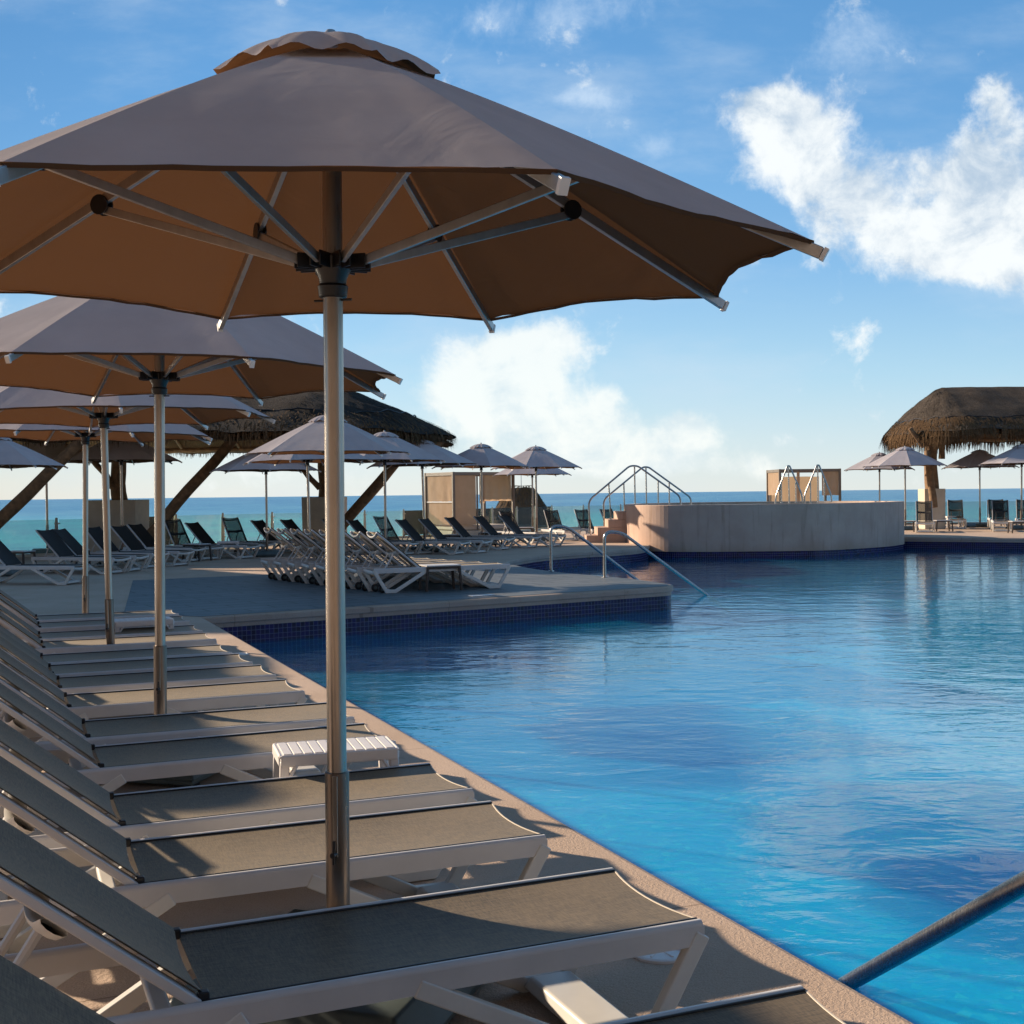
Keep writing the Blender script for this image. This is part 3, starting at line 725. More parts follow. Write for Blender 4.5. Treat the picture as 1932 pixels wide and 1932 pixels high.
for i, (x, y, rot, s_, tl, lab, grp) in enumerate(UMB):
    o = U0 if i == 0 else copy_tree(U0)
    o.location = (x, y, .004); o.rotation_euler = (Matrix.Rotation(R(tl[1]), 3, 'X') @ Matrix.Rotation(R(tl[0]), 3, 'Y') @ Matrix.Rotation(R(rot), 3, 'Z')).to_euler(); o.scale = (s_, s_, s_)
    tag(o, lab, 'parasol', grp)

# ---------------------------------------------------------------- loungers
LW, LL, LS = .60, 2.2, 1.45          # width, frame length, seat length
def make_lounger(ang, sling, slab):
    root = empty('sun_lounger', (0, 0, 0))
    X0 = LL / 2; ZS = .36
    def lx(x): return x + X0          # x = 0 at foot, -LL at head
    for sd_ in (-1, 1):
        y = sd_ * (LW / 2 - .018)
        mb = MB(); mb.box((0, y, ZS - .034), (LL, .034, .058)); mb.tube([(-X0, y, ZS - .006), (X0 - .004, y, ZS - .006)], .0165, 10)
        mb.build('side_rail', M['rail'], root, smooth=True)
        yo = y + sd_ * .002
        # head V and foot V legs
        mb = MB(); mb.extr(poly_strip([(lx(-LL + .01), ZS - .03), (lx(-LL + .20), .028), (lx(-LL + .34), .028), (lx(-LL + .84), ZS - .045)], .026), yo - .019, yo + .019)
        mb.build('leg', M['frame'], root, bevel=.006)
        mb = MB(); mb.extr(poly_strip([(lx(-.90), ZS - .045), (lx(-.34), .028), (lx(-.19), .028), (lx(-.005), ZS - .03)], .026), yo - .019, yo + .019)
        mb.build('leg', M['frame'], root, bevel=.006)
    # cross bars
    for xx, nm in ((-LL + .01, 'head_crossbar'), (-.01, 'foot_crossbar')):
        mb = MB()
        def fn(u_, v_, xx=xx):
            yy = -LW / 2 + .02 + (LW - .04) * u_
            dip = math.sin(math.pi * u_) ** .7
            a = v_ * 2 * math.pi
            return Vector((lx(xx) + .016 * math.cos(a) + (.05 * dip if xx < -1 else -.035 * dip), yy, ZS - .035 - .03 * dip + .026 * math.sin(a)))
        mb.grid(fn, 14, 10); mb.build(nm, M['frame'], root, smooth=True)
    mb = MB(); mb.box((lx(-.265), 0, .045), (.17, LW - .06, .05), None, .86); mb.build('foot_tray', M['frame'], root, bevel=.012)
    mb = MB(); mb.box((lx(-LL + .27), 0, .034), (.11, LW - .06, .022)); mb.build('head_tray', M['frame'], root, bevel=.01)
    mb = MB(); mb.box((lx(-1.55), 0, ZS - .05), (.05, LW - .06, .03)); mb.build('hinge_crossbar', M['frame'], root, bevel=.01)
    # seat sling, with a hollow free edge at the foot
    def seat(u_, v_, dz=0):
        y = -LW / 2 + .036 + (LW - .072) * v_; bell = 4 * v_ * (1 - v_)
        x1 = -.006 - .030 * bell
        x = -LS + (x1 + LS) * u_
        return Vector((lx(x), y, ZS + .004 - .016 * bell * (.4 + .6 * math.sin(math.pi * min(1, u_ * 1.05))) + dz))
    mb = MB(); mb.grid(lambda a, b: seat(a, b), 26, 10); mb.grid(lambda a, b: seat(a, 1 - b, -.004), 26, 10)
    for e_ in (0, 1):
        for i in range(10):
            mb.add([seat(e_, i / 10), seat(e_, (i + 1) / 10), seat(e_, (i + 1) / 10, -.004), seat(e_, i / 10, -.004)], [(0, 1, 2, 3)])
    mb.build('seat_sling', sling, root, smooth=True, fix=False)
    mb = MB(); mb.tube([seat(1, i / 10) + Vector((.001, 0, -.002)) for i in range(11)], .0045, 6); mb.build('edge_piping', M['cushion'], root, smooth=True)
    mb = MB()
    for e_ in (0.001, .999): mb.tube([seat(i / 12, e_) + Vector((0, 0, .002)) for i in range(13)], .004, 6)
    mb.build('sling_bead', M['black'], root, smooth=True)
    # backrest
    hx = lx(-LS - .01); ca, sa = math.cos(ang), math.sin(ang); BLn = .86
    def back(q, y, h=0): return Vector((hx - q * ca + h * sa, y, ZS + .012 + q * sa + h * ca))
    for sd_ in (-1, 1):
        y = sd_ * (LW / 2 - .052)
        mb = MB(); mb.beam(back(0, y, -.02), back(BLn, y, -.02), .028, .05, (0, 1, 0)); mb.build('back_rail', M['rail'], root, bevel=.006)
    def bs(u_, v_, dh=0):
        y = -LW / 2 + .045 + (LW - .09) * v_; bell = 4 * v_ * (1 - v_)
        return back(.01 + (BLn - .015) * (u_) - .018 * bell * (u_ > .97), y, .010 - .018 * bell + dh)
    mb = MB(); mb.grid(lambda a, b: bs(a, b), 18, 10); mb.grid(lambda a, b: bs(a, 1 - b, -.004), 18, 10)
    mb.build('back_sling', slab, root, smooth=True, fix=False)
    for q_ in (-1, 1):
        mb = MB(); mb.box(back(.0, q_ * (LW / 2 - .05), 0), (.03, .03, .03)); mb.build('hinge', M['black'], root, bevel=.005)
    mb = MB()
    def hd(u_, v_):
        y = -LW / 2 + .05 + (LW - .10) * u_; dip = math.sin(math.pi * u_) ** .6; a = v_ * 2 * math.pi
        return back(BLn - .02 - .03 * dip + .022 * math.cos(a), y, -.03 - .05 * dip + .014 * math.sin(a))
    mb.grid(hd, 14, 10); mb.build('top_handle', M['frame'], root, smooth=True)
    # stays
    br = MB()
    def mid(u_, v_):
        y = -LW / 2 + .05 + (LW - .10) * u_; dip = math.sin(math.pi * u_) ** .5; a = v_ * 2 * math.pi
        return back(.42 + .04 * math.cos(a), y, -.045 - .05 * dip + .014 * math.sin(a))
    br.grid(mid, 12, 10); bro = br.build('back_bracket', M['frame'], root, smooth=True)
    for sd_ in (-1, 1):
        y = sd_ * .14; p = back(.42, y, -.09)
        mb = MB(); mb.tube([p, (p.x - .16, y, ZS - .04)], .014, 8); mb.build('stay', M['rail'], root, smooth=True)
    mb = MB(); mb.box(((back(.42, 0, -.09).x - .16), 0, ZS - .05), (.08, LW - .05, .03)); mb.build('stay_rack', M['frame'], root, bevel=.008)
    for sd_ in (-1, 1):
        mb = MB(); mb.tube([(lx(-LL + .16), sd_ * .19 - .018, .062), (lx(-LL + .16), sd_ * .19 + .018, .062)], .060, 18); wo = mb.build('wheel', M['black'], root, bevel=.006)
        mb = MB(); mb.tube([(lx(-LL + .16), sd_ * .19 - .020, .062), (lx(-LL + .16), sd_ * .19 + .020, .062)], .026, 12); mb.build('hubcap', M['dark_base'], wo)
    return root
LA = make_lounger(R(39), M['sling'], M['sling'])
LB = make_lounger(R(44), M['sling_brown'], M['sling_brown'])
LC = make_lounger(R(53), M['sling_open'], M['sling_open'])
used = set()
def lounger(proto, foot, th, lab, grp, side='near', s_=1.0):
    o = proto if proto.name not in used else copy_tree(proto)
    used.add(proto.name)
    d_ = Vector((math.cos(th), math.sin(th), 0)); a_ = Vector((-math.sin(th), math.cos(th), 0))
    f_ = Vector(foot); f_.z = 0
    off = {'near': a_ * LW / 2, 'mid': Vector()}[side]
    c_ = f_ - d_ * (LL / 2) * s_ + off * s_
    o.location = (c_.x, c_.y, .003); o.rotation_euler = (0, 0, th); o.scale = (s_,) * 3
    return tag(o, lab, 'sun lounger', grp)
TH = math.atan2(.383, .923)
grow = 'grey mesh loungers side by side along the pool edge'
row = [((.96, 2.66), 'lounger at the very bottom of the picture, only its dark corner and back showing'),
 ((.56, 3.69), 'nearest fully visible grey lounger, its shaded seat just in front of the big parasol pole'),
 ((.119, 4.631), 'lounger directly behind the base of the nearest parasol pole, its seat in full sun'),
 ((-.177, 5.381), 'sunlit lounger just in front of the white slatted stool, second behind the nearest pole'),
 ((-.611, 6.447), 'lounger right behind the near white slatted stool'),
 ((-.918, 7.166), 'lounger second behind the near white slatted stool, in front of the second parasol pole'),
 ((-1.37, 8.155), 'first lounger beyond the second parasol pole, its foot end catching the sun'),
 ((-1.701, 8.916), 'second lounger beyond the second parasol pole'),
 ((-2.013, 9.612), 'third lounger beyond the second parasol pole'),
 ((-2.315, 10.246), 'lounger just in front of the third parasol pole'),
 ((-2.674, 11.209), 'first lounger beyond the third parasol pole'),
 ((-2.977, 11.929), 'shaded lounger right in front of the far white stool'),
 ((-3.352, 12.911), 'shaded lounger right behind the far white stool'),
 ((-3.674, 13.685), 'farthest lounger of the pool-edge row, before the fourth parasol pole')]
for k, (p, lab) in enumerate(row):
    lounger(LA, (*p, 0), TH + R((0, .5, -.6, .3, .8, -.4, .2, -.5, .3, .1, .4, -.3, .2, 0)[k]), lab, grow)
gst = 'loungers pushed together on the grey paving'
names = ['nearest', 'second', 'third', 'fourth', 'fifth', 'sixth', 'seventh', 'farthest']
for k in range(8):
    fx = -.02 - 2.45 * k / 7; fy = 21.75 + 3.5 * k / 7
    o_ = lounger(LA, (fx, fy, 0), R(25) + R((0, .6, -.4, .8, 0, -.5, .5, 0)[k]), names[k] + ' of the loungers pushed together on the grey paving, counted from the brown table', gst, 'near', 1.14); o_.scale = (1.14, .96, 1.14)
gfar = 'loungers in a curved row along the glass fence'
far = [  # hinge pixel, heading, proto
 (28, 1066, -12, LB, 'far lounger cut by the left edge of the picture, left of the leaning log'),
 (128, 1050, -20, LB, 'far lounger with its back before the leftmost steel fence post'),
 (158, 1047, -12, LB, 'far lounger with a lowered back between the two leftmost fence posts'),
 (212, 1041, -24, LB, 'far lounger behind the third parasol pole of the row'),
 (262, 1038, -24, LB, 'far lounger in front of the left plaster column block, left of its pair'),
 (290, 1032, -24, LB, 'far lounger in front of the left plaster column block, right of its pair'),
 (346, 1028, -42, LC, 'see-through far lounger at the foot of the leaning log'),
 (396, 1027, -26, LB, 'far dark lounger between two see-through ones, over a brown side table'),
 (452, 1022, -48, LC, 'tall-backed see-through far lounger left of the lone brown parasol'),
 (517, 1020, -28, LB, 'far lounger right under the lone brown parasol'),
 (572, 1018, -28, LB, 'far lounger just left of the right plaster column block'),
 (650, 1017, -28, LB, 'far lounger hidden mostly by the nearest parasol pole'),
 (742, 1019, -40, LC, 'far see-through lounger right of the nearest pole, behind the stacked ones'),
 (700, 1021, -27, LB, 'far lounger behind the backs of the stacked loungers'),
 (792, 1020, -27, LB, 'far dark lounger left of the cabana, its back overlapping a see-through one'),
 (835, 1018, -27, LB, 'far dark lounger in front of the left cabana panel'),
 (882, 1013, -27, LB, 'far dark lounger in front of the middle cabana panel'),
 (935, 1010, -30, LB, 'far dark lounger in front of the right cabana opening'),
 (972, 1003, -52, LC, 'see-through lounger just behind the last dark one right of the cabana'),
 (982, 1008, -28, LB, 'last dark lounger of the curved row, before the thatched beach hut'),
]
for (u_, v_, hd_, pt, lab) in far:
    p = G(u_, v_, .37); d_ = Vector((math.cos(R(hd_)), math.sin(R(hd_)), 0))
    lounger(pt, p + d_ * LS, R(hd_), lab, gfar, 'mid', 1.0)
gmid = 'see-through loungers facing the pool by the spa steps'
for (u_, v_, hd_, lab) in ((1050, 999, -70, 'see-through lounger behind the pole of the rightmost far parasol'), (1108, 997, -68, 'see-through lounger between two handrails left of the spa steps'),
                           (1158, 996, -62, 'see-through lounger whose back shows right behind the spa step rails')):
    p = G(u_, v_, .37); d_ = Vector((math.cos(R(hd_)), math.sin(R(hd_)), 0))
    lounger(LC, p + d_ * LS, R(hd_), lab, gmid, 'mid', 1.0)
grt = 'loungers facing the pool under the right palapa'
for (u_, Yf, pt, hd_, lab) in ((1746, 46.8, LC, -107, 'lounger in front of the plaster block of the right palapa'), (1807, 50.5, LC, -107, 'dark see-through lounger standing alone right of the palapa block'),
        (1892, 46.8, LC, -109, 'front lounger of the overlapping pair at the right'), (1885, 50.6, LC, -108, 'rear lounger of the overlapping pair at the right'), (1937, 49.0, LC, -110, 'lounger cut off by the right edge of the picture')):
    lounger(pt, (GX(u_, Yf), Yf, 0), R(hd_), lab, grt, 'mid', 1.12)

# ---------------------------------------------------------------- tables and stools
def make_stool():
    root = empty('slatted_stool', (0, 0, 0)); W_, D_, H_ = .57, .34, .455
    mb = MB(); 
    for k in range(11): mb.box((-W_ / 2 + .045 + k * (W_ - .09) / 10, 0, H_ - .005), ((W_ - .09) / 10 - .009, D_ - .06, .008))
    mb.box((0, 0, H_ - .011), (W_ - .012, D_ - .012, .010))
    top = mb.build('slatted_top', M['white_table'], root, bevel=.0015, seg=1)
    mb = MB()
    for s1 in (-1, 1):
        mb.box((0, s1 * (D_ / 2 - .010), H_ - .030), (W_ - .02, .018, .055)); mb.box((s1 * (W_ / 2 - .010), 0, H_ - .030), (.018, D_ - .05, .055))
    mb.build('apron', M['white_table'], root, bevel=.010)
    for s1 in (-1, 1):
        for s2 in (-1, 1):
            mb = MB(); x, y = s1 * (W_ / 2 - .030), s2 * (D_ / 2 - .026)
            mb.beam((x, y, H_ - .03), (x + s1 * .016, y + s2 * .010, 0), .044, .036, (0, 1, 0))
            mb.beam((x - s1 * .055, s2 * (D_ / 2 - .011), H_ - .05), (x - s1 * .002, s2 * (D_ / 2 - .011), H_ - .13), .016, .03, (0, 1, 0))
            mb.build('leg', M['white_table'], root, bevel=.008)
    return root
S0 = make_stool()
S0.location = (-.86, 5.95, .003); S0.rotation_euler = (0, 0, TH - R(6)); tag(S0, 'near white plastic stool with a slatted top, behind the nearest pole', 'stool', 'white plastic stools between loungers')
S1 = copy_tree(S0); S1.location = (-3.66, 12.28, .003); S1.rotation_euler = (0, 0, TH + R(2)); S1['label'] = 'far white plastic stool between shaded loungers near the pool corner'
S2 = copy_tree(S0); p = G(1846, 1000); S2.location = (p.x, 52.3, .003); S2.rotation_euler = (0, 0, 0); S2.scale = (1.1, 1.1, 1.1); S2['label'] = 'white stool at the foot of the shaded parasol under the right palapa'
p = G(425, 1050); S3 = copy_tree(S0); S3.location = (GX(430, 33.6), 33.6, .003); S3.rotation_euler = (0, 0, R(8)); S3['label'] = 'white stool beside the tall-backed see-through lounger at the fence'
def make_table():
    root = empty('side_table', (0, 0, 0)); W_, D_, H_ = .62, .42, .44
    mb = MB(); mb.box((0, 0, H_ - .012), (W_, D_, .024)); mb.build('tabletop', M['rail'], root, bevel=.008)
    mb = MB()
    for s1 in (-1, 1): mb.box((0, s1 * (D_ / 2 - .02), H_ - .045), (W_ - .05, .022, .04)); mb.box((s1 * (W_ / 2 - .02), 0, H_ - .045), (.022, D_ - .06, .04))
    mb.build('apron', M['brown_leg'], root, bevel=.005)
    for s1 in (-1, 1):
        for s2 in (-1, 1):
            mb = MB(); mb.beam((s1 * (W_ / 2 - .025), s2 * (D_ / 2 - .025), H_ - .025), (s1 * (W_ / 2 + .005), s2 * (D_ / 2 - .01), 0), .042, .042, (0, 1, 0)); mb.build('leg', M['brown_leg'], root, bevel=.006)
    return root
T0 = make_table(); gt = 'brown-legged side tables'
tabs = [(831, 1114, 22, 'brown-legged side table next to the stacked loungers on the grey paving'),
 (372, 1058, -35, 'brown-legged table in front of the fence loungers left of the lone parasol'),
 (140, 1072, -30, 'brown table between far loungers under the leaning log'),
 (36, 1075, -20, 'striped brown table at the left edge, before the far loungers'),
 (688, 1029, -40, 'brown table among the far loungers right of the nearest pole'),
 (858, 1036, -30, 'brown table between the dark loungers in front of the cabana'),
 (925, 1031, -30, 'brown table between the last dark loungers of the curved row'),
 (990, 1018, -10, 'small brown table beside the foot of the rightmost far parasol'),
 (1712, 1004, 0, 'brown table half hidden behind the right end of the spa'),
 (1779, 1003, 0, 'brown table between the two loungers beside the palapa block'),
 (1922, 1006, 0, 'brown table near the right edge of the picture')]
for i, (u_, v_, a_, lab) in enumerate(tabs):
    o = T0 if i == 0 else copy_tree(T0); p = G(u_, v_); o.location = (p.x, p.y, .006); o.rotation_euler = (0, 0, R(a_)); tag(o, lab, 'side table', gt)

# ---------------------------------------------------------------- glass fence
fe = empty('glass_fence', (0, 48, 0), 0, 'clear glass fence with steel clamps along the terrace edge above the sea', 'fence')
fpts = []
FP = catmull(FENCE, 24, False)
acc = 0; last = FP[0]; fpts = [last]
for p in FP[1:]:
    while (p - last).length > 1.9:
        last = last + (p - last).normalized() * 1.9; fpts.append(last)
FO = Vector((0, 48, 0))
cb = MB()
for a, b in zip(fpts, fpts[1:]):
    d_ = (b - a).normalized(); mb = MB(); mb.beam(a + d_ * .03 + Vector((0, 0, .575)) - FO, b - d_ * .03 + Vector((0, 0, .575)) - FO, .012, .95); mb.build('glass_panel', M['glass'], fe)
    cb.beam(a + Vector((0, -.1, .04)) - FO, b + Vector((0, -.1, .04)) - FO, .12, .085)
cb.build('kerb', M['block'], fe)
postm = None
for i, a in enumerate(fpts[1:-1]):
    if postm is None:
        mb = MB(); mb.extr([(-.10, 0), (.06, 0), (.06, .55), (.02, 1.02), (-.04, 1.02), (-.08, .6)], -.02, .02); mb.box((.02, 0, .85), (.20, .05, .035)); mb.box((.02, 0, .2), (.20, .05, .035))
        o = mb.build('clamp_post', M['block'] , fe); postm = o
    else: o = postm.copy(); col.objects.link(o); o.parent = fe
    o.location = a + Vector((.0, -.10, .085)) - FO; o.rotation_euler = (0, 0, R(70))

# ---------------------------------------------------------------- thatched palapas
def palapa_roof(root, c0, half, W, zr, ze, run, mat_top, mat_fr, skirt=.55, shag=.8, dens=55, closedends=True, rx=None):
    """stadium plan: ridge along x of half length `half`, width W, ridge height zr, eave ze"""
    def plan(q):      # q in 0..1 round the outline -> ridge point, outward direction
        per = 4 * half + 2 * math.pi * W; s_ = q * per
        if s_ < 2 * half: return Vector((-half + s_, 0, 0)), Vector((0, -1, 0))
        s_ -= 2 * half
        if s_ < math.pi * W: a = -math.pi / 2 + s_ / W; return Vector((half, 0, 0)), Vector((math.cos(a), math.sin(a), 0))
        s_ -= math.pi * W
        if s_ < 2 * half: return Vector((half - s_, 0, 0)), Vector((0, 1, 0))
        s_ -= 2 * half
        a = math.pi / 2 + s_ / W; return Vector((-half, 0, 0)), Vector((math.cos(a), math.sin(a), 0))
    def pr_(q, s_):
        c_, d_ = plan(q); ex = run if abs(d_.x) > 1e-3 else 1
        k = Vector((d_.x * (rx or W), d_.y * W, 0)) * s_
        z = zr - (zr - ze) * (s_ ** 1.45 * .72 + s_ * .28)
        nz = noise.noise(Vector(((c_ + k).x * .8, (c_ + k).y * .8, 3))) * .10 + noise.noise(Vector(((c_ + k).x * 3, (c_ + k).y * 3, 7))) * .04
        return c_ + k + Vector((0, 0, z + nz * (1 if s_ > .05 else .3)))
    per = 4 * half + 2 * math.pi * W; NQ = int(per / .22)
    mb = MB(); mb.grid(lambda a, b: pr_(a, b), NQ, 22); ro = mb.build('thatch_roof', mat_top, root, smooth=True, fix=False)
    mb = MB(); mb.grid(lambda a, b: pr_(a, .12 + b * .86) - Vector((0, 0, .28)), NQ, 8); mb.build('thatch_underside', mat_fr, root, smooth=True, fix=False)
    # rope seam
    mb = MB(); mb.tube([pr_(i / NQ, 1 - shag / W) + Vector((0, 0, .02 + .03 * math.sin(i * .9))) for i in range(NQ + 1)], .022, 6); mb.build('rope_seam', M['black'], ro, smooth=True)
    fr = MB(); rnd = random.Random(5)
    nst = int(per * dens)
    for i in range(nst):
        q = rnd.random(); s_ = 1 - (shag / W) * rnd.random() ** 1.3
        p = pr_(q, s_); c_, d_ = plan(q); tn = Vector((-d_.y, d_.x, 0))
        clump = noise.noise(Vector((p.x * 2.2, p.y * 2.2, 0))); 
        l = skirt * (.35 + .65 * rnd.random()) * (1 + .5 * clump)
        sl = (pr_(q, min(1, s_ + .06)) - pr_(q, s_ - .06)).normalized()
        dr = (sl * (1.25 if s_ < .93 else .55) + Vector((0, 0, -.75)) * (1 if s_ > .9 else .12) + tn * rnd.uniform(-.25, .25) + d_ * rnd.uniform(0, .12)).normalized()
        wd = rnd.uniform(.010, .024); base_ = p + Vector((0, 0, .03)) - dr * .05
        m_ = base_ + dr * l * .6 + Vector((0, 0, .02)); e_ = base_ + dr * l + Vector((0, 0, -.06 * l))
        fr.add([base_ - tn * wd, base_ + tn * wd, m_ + tn * wd * .8, m_ - tn * wd * .8, e_], [(0, 1, 2, 3), (3, 2, 4)])
    for i in range(int(per * dens * .9)):     # hanging curtain right at the eave
        q = rnd.random(); p = pr_(q, 1) + Vector((0, 0, -.02)); c_, d_ = plan(q); tn = Vector((-d_.y, d_.x, 0)); p -= d_ * rnd.uniform(0, .35)
        clump = noise.noise(Vector((p.x * 1.6, p.y * 1.6, 5))); l = skirt * (.5 + .5 * rnd.random()) * (1 + .55 * clump); wd = rnd.uniform(.010, .022)
        e_ = p + Vector((0, 0, -l)) + tn * rnd.uniform(-.06, .06) + d_ * rnd.uniform(-.05, .1)
        fr.add([p - tn * wd, p + tn * wd, e_ + tn * wd * .25, e_ - tn * wd * .25], [(0, 1, 2, 3)])
    fr.build('thatch_fringe', mat_fr, root, fix=False)
    cr_ = MB()
    for i in range(int(per * dens * .8)):
        q = rnd.random(); s_ = .03 + (1 - shag / W) * rnd.random() ** .8
        p = pr_(q, s_); c_, d_ = plan(q); tn = Vector((-d_.y, d_.x, 0)); sl = (pr_(q, min(1, s_ + .06)) - pr_(q, s_ - .02)).normalized()
        dr = (sl + tn * rnd.uniform(-.3, .3) + Vector((0, 0, .06))).normalized(); l = rnd.uniform(.14, .34); wd = rnd.uniform(.008, .02)
        cr_.add([p - tn * wd, p + tn * wd, p + dr * l + Vector((0, 0, .015))], [(0, 1, 2)])
    cr_.build('thatch_straw', mat_top, ro, fix=False)
    rm = MB(); rm.tube([pr_(i / NQ, .90) - Vector((0, 0, .34)) for i in range(NQ + 1)], .085, 8); rm.build('eave_beam', M['wood'], root, smooth=True)
    for i in range(0, NQ, 9):
        rf = MB(); rf.tube([pr_(i / NQ, .06) - Vector((0, 0, .42)), pr_(i / NQ, .5) - Vector((0, 0, .40)), pr_(i / NQ, .93) - Vector((0, 0, .30))], .05, 7); rf.build('rafter', M['wood'], root, smooth=True)
def log(root, a, b, r, name='log_strut'):
    a = Vector(a) - root.location; b = Vector(b) - root.location; mb = MB(); n_ = 9; pts = []; rs = []
    for i in range(n_ + 1):
        q = i / n_; pts.append(a.lerp(b, q) + Vector((noise.noise(Vector((q * 3, r * 40, a.x))) * .06, noise.noise(Vector((q * 3, 9, a.x))) * .06, 0))); rs.append(r * (1.08 - .18 * q + .07 * noise.noise(Vector((q * 5, a.x, 2)))))
    mb.tube(pts, rs, 14); return mb.build(name, M['wood'], root, smooth=True)
def block(root, c_, sx_, sy_, h, name='plaster_base'):
    c_ = Vector(c_) - root.location; mb = MB(); mb.box((c_.x, c_.y, h / 2), (sx_, sy_, h), None, 1.03); return mb.build(name, M['block'], root, bevel=.02)
PL = empty('palapa', (-13.0, 38.5, 0), 0, 'big palapa with dark thatched roof on leaning log struts at the left', 'palapa')
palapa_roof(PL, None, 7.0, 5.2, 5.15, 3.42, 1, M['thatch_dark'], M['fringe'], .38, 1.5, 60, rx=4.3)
block(PL, (GX(224, 37.5), 37.5, 0), 1.40, 1.40, 1.60); block(PL, (GX(613, 40.5), 40.5, 0), 1.26, 1.26, 1.62)
log(PL, (GX(227, 37.5), 37.5, 1.5), (GX(227, 37.5) - .1, 37.6, 4.2), .22, 'column'); log(PL, (GX(613, 40.5), 40.5, 1.5), (GX(613, 40.5), 40.4, 4.0), .20, 'column')
log(PL, (GX(219, 37.3), 37.3, 1.9), (GX(176, 37.3), 37.3, 2.85), .10); log(PL, (GX(603, 40.2), 40.2, 1.9), (GX(560, 40.2), 40.2, 2.8), .09)
def strut_px(a, b, Yd, r, ext=.0):
    A = GY(*a, Yd); B = GY(*b, Yd); dd = A - B; k = (A.z - .0) / max(.01, -dd.z) if dd.z < 0 else 0
    A2 = A + dd * min(k, .55); log(PL, A2, B, r)
strut_px((-6, 988), (158, 826), 33.5, .17); strut_px((302, 988), (443, 824), 35.5, .16); strut_px((651, 984), (800, 812), 40.0, .17)
strut_px((-60, 900), (22, 800), 32.0, .15)
PR = empty('palapa', (26.5, 53.5, 0), 0, 'palapa with grey-brown thatch and a shaggy fringe at the right edge', 'palapa')
palapa_roof(PR, None, 8.0, 4.3, 6.0, 3.98, 1, M['thatch'], M['fringe'], .72, .9, 85, rx=2.2)
block(PR, (GX(1758, 51.6), 51.6, 0), .84, .84, 1.66)
log(PR, (GX(1759, 51.6), 51.6, 1.6), (GX(1757, 51.6), 51.7, 4.6), .26, 'column')
log(PR, (GX(1778, 51.8), 51.8, 2.9), (GX(1778, 51.8), 51.8, 4.4), .12, 'column')
log(PR, (GX(1762, 50.6), 50.6, .9), (GX(1752, 50.9), 50.9, 3.2), .14); log(PR, (GX(1742, 51.2), 51.2, 3.4), (GX(1718, 51.0), 51.0, 4.15), .10)
BH = empty('beach_hut', (GX(984, 66), 66, -5.6), 0, 'small round thatched beach hut seen through the glass fence beside the cabana', 'beach hut')
mb = MB()
def hut(a, b):
    an = a * 2 * math.pi; r = (.55 + 3.0 * b ** 1.15) ; z = 7.65 - 4.6 * b ** 1.25 + .1 * noise.noise(Vector((math.cos(an) * 3, math.sin(an) * 3, b * 4)))
    r *= 1 + .06 * noise.noise(Vector((math.cos(an) * 2, math.sin(an) * 2, b * 5))); return Vector((r * math.cos(an), r * math.sin(an), z - (.25 if b == 0 else 0)))
mb.grid(hut, 48, 20); mb.add([hut(i / 48, 0) + Vector((0, 0, .25)) for i in range(48)], [tuple(range(48))]); mb.build('thatch_roof', M['thatch'], BH, smooth=True, fix=False)
fr = MB(); rnd = random.Random(3)
for i in range(2600):
    a, b = rnd.random(), rnd.random() ** .8 * .95; p = hut(a, b); q = hut(a, min(1, b + .09)); d_ = (q - p).normalized(); an = a * 2 * math.pi; tn = Vector((-math.sin(an), math.cos(an), 0)); l = rnd.uniform(.3, .6)
    e_ = p + d_ * l + Vector((math.cos(an), math.sin(an), 0)) * .06 + tn * rnd.uniform(-.08, .08); fr.add([p - tn * .02, p + tn * .02, e_], [(0, 1, 2)])
fr.build('thatch_fringe', M['fringe'], BH, fix=False)
mb = MB(); mb.tube([(0, 0, 7.5), (0, 0, 8.75)], .02, 6); mb.build('mast', M['rib'], BH, smooth=True)
for k in range(6):
    a = k * math.pi / 3 + .3; mb = MB(); mb.tube([(2.4 * math.cos(a), 2.4 * math.sin(a), -4), (2.4 * math.cos(a), 2.4 * math.sin(a), 4.2)], .13, 9); mb.build('post', M['wood'], BH, smooth=True)

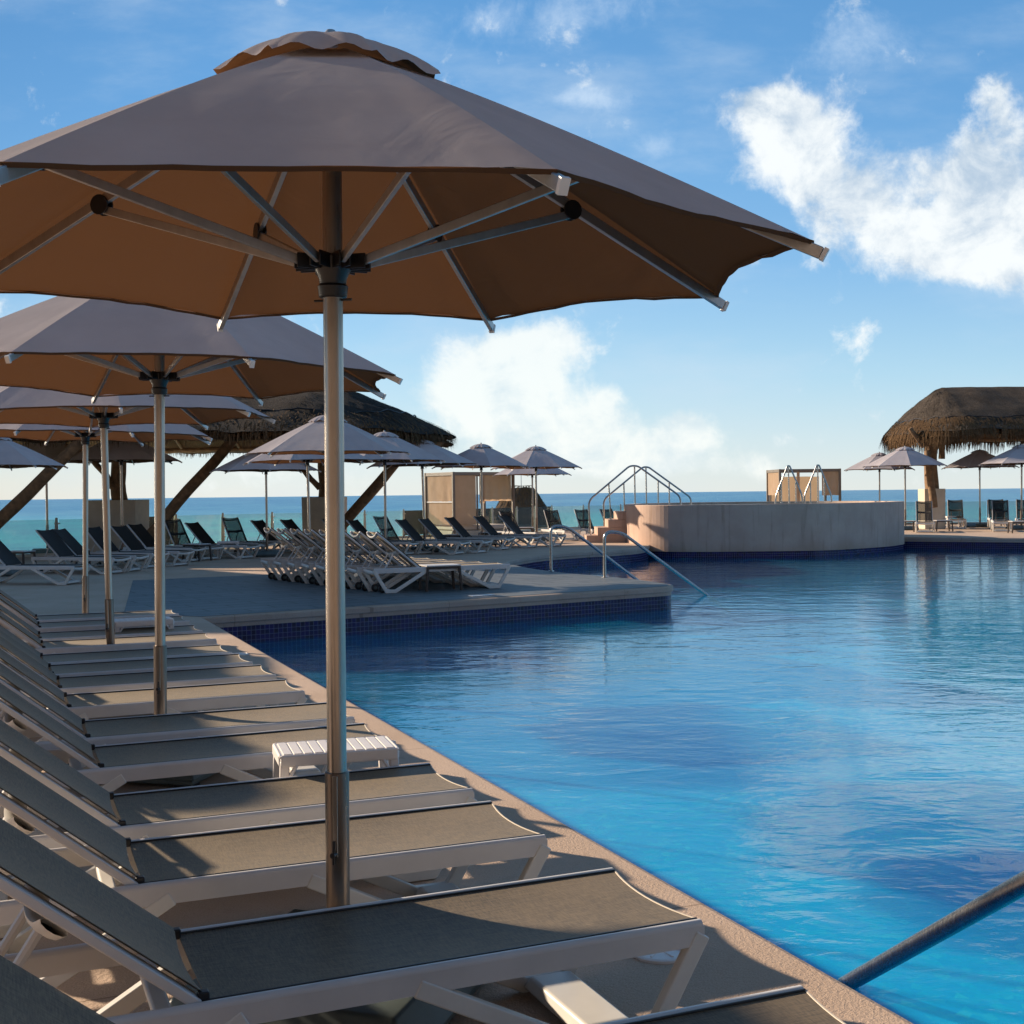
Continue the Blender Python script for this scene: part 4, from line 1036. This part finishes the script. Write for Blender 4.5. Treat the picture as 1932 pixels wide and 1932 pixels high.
# ---------------------------------------------------------------- cabanas
def curtain(root, a, b, z0, z1, name='curtain', amp=.035, freq=9, ph=0, gather=0):
    mb = MB(); a = Vector(a); b = Vector(b); d_ = (b - a).normalized(); nrm = Vector((-d_.y, d_.x, 0))
    def fn(u_, v_):
        p = a.lerp(b, u_); z = z1 + (z0 - z1) * v_
        wv = math.sin(u_ * freq * 2 * math.pi / 3 + ph) * .6 + noise.noise(Vector((u_ * 6, v_ * 1.5, ph))) * 1.1
        return Vector((p.x, p.y, z + .02 * noise.noise(Vector((u_ * 5, ph, v_ * 2))))) + nrm * amp * wv * (.25 + .75 * v_)
    mb.grid(fn, 40, 14); return mb.build(name, M['curtain'], root, smooth=True, fix=False)
def cabana(loc, rot, W_, D_, H_, label, kind):
    c_ = empty('cabana', loc, rot, label, 'cabana', 'curtained daybed cabanas')
    for x in (0, W_):
        for y in (0, D_):
            mb = MB(); mb.box((x, y, H_ / 2), (.10, .10, H_)); mb.build('post', M['cab_frame'], c_, bevel=.008)
    for (a, b) in (((.05, 0), (W_ - .05, 0)), ((.05, D_), (W_ - .05, D_)), ((0, .05), (0, D_ - .05)), ((W_, .05), (W_, D_ - .05))):
        mb = MB(); mb.beam((*a, H_ - .07), (*b, H_ - .07), .07, .13); mb.build('top_rail', M['cab_frame'], c_, bevel=.006)
    mb = MB(); mb.box((W_ / 2, D_ / 2, H_ - .02), (W_ - .1, D_ - .1, .012)); mb.build('canvas_roof', M['curtain'], c_)
    mb = MB(); mb.box((W_ / 2, D_ / 2, .17), (W_ - .12, D_ - .12, .20)); mb.build('daybed_base', M['block'], c_, bevel=.01)
    for k in range(2):
        mb = MB(); mb.box((W_ * (.27 + .46 * k), D_ / 2, .38), (W_ * .44, D_ - .3, .19)); mb.build('mattress', M['cushion'], c_, bevel=.06, seg=4)
    if kind == 0:
        curtain(c_, (0, D_ - .06, 0), (0, .06, 0), 1.38, H_ - .13, 'curtain', .03, 8, 1)
        mb = MB(); mb.beam((.0, D_ - .05, 1.36), (.0, .05, 1.36), .03, .03); mb.build('curtain_bar', M['white_cap'], c_)
        curtain(c_, (.03, D_ - .06, 0), (.03, .06, 0), .5, 1.36, 'side_screen', .006, 3, 2)
        curtain(c_, (.07, .01, 0), (W_ * .37, .01, 0), .48, H_ - .13, 'side_screen', .01, 3, 4)
        mb = MB(); mb.beam((W_ * .39, .0, .3), (W_ * .39, .0, H_ - .14), .05, .05, (0, 1, 0)); mb.build('mullion', M['cab_frame'], c_)
        curtain(c_, (W_ * .44, .05, 0), (W_ - .06, .05, 0), 1.38, H_ - .13, 'curtain', .035, 12, 3)
        curtain(c_, (W_ * .43, .0, 0), (W_ * .52, .04, 0), 1.3, H_ - .13, 'curtain', .05, 3, 6)
    else:
        curtain(c_, (0, D_ - .06, 0), (0, .06, 0), 1.45, H_ - .1, 'side_screen', .006, 3, 2)
        curtain(c_, (.06, D_ - .03, 0), (W_ - .3, D_ - .03, 0), .5, H_ - .32, 'side_screen', .012, 5, 4)
        curtain(c_, (W_ * .70, .0, 0), (W_ - .06, .0, 0), 1.42, H_ - .13, 'curtain', .04, 5, 3)
        curtain(c_, (W_ * .28, .0, 0), (W_ * .33, .0, 0), .6, H_ - .13, 'curtain', .04, 3, 5)
    return c_
cabana((GX(856, 46.9), 46.9, 0), R(32), 2.65, 2.2, 2.50, 'tan curtained daybed cabana behind the far parasols, left of the beach hut', 0)
cabana((GX(1472, 56), 56, 0), R(2), 2.72, 2.3, 2.62, 'tan curtained cabana peeking over the spa rim behind the peaked rails', 1)

# ---------------------------------------------------------------- unseen palapa added on the left to cast shade over the paving
LP = empty('palapa', (-18.0, 27.5, 0), R(90), 'tall thatched palapa added out of view beyond the left edge, to cast shade', 'palapa')
palapa_roof(LP, None, 2.5, 4.2, 7.6, 3.3, 1, M['thatch'], M['fringe'], .5, .9, 25, rx=4.2)
for x in (-4, 0, 4):
    for y in (-2.6, 2.6):
        mb = MB(); mb.tube([(x, y, 0), (x, y, 4.2)], .18, 10); mb.build('column', M['wood'], LP, smooth=True)

# ---------------------------------------------------------------- unseen hotel added behind the camera to block sky and bounce warm light
def m_hotel():
    m, t, o = mat('added_hotel_render'); oc = objco(t)
    n = t.noise(oc, .6, 5, .6); princ(t, o, Base_Color=t.ramp(n, [(.3, (.28, .23, .20)), (.7, (.33, .275, .24))]), Roughness=.9); return m
HB = empty('added_hotel', (0, -15.5, 0), 0, 'long sand coloured hotel with balconies, added unseen behind the camera to block sky and bounce warm light', 'building')
MH = m_hotel(); mb = MB(); mb.box((4, -6, 12), (90, 12, 24)); mb.build('wall', MH, HB)
for fl in range(7):
    mb = MB(); mb.box((4, .75, 3.2 + fl * 3.1), (90, 1.5, .25)); mb.build('balcony_slab', MH, HB)
for fl in range(7):
    for k in range(12):
        mb = MB(); mb.box((-37 + k * 7.4, .02, 1.5 + fl * 3.1), (2.6, .05, 2.3)); mb.build('window', M['black'], HB)
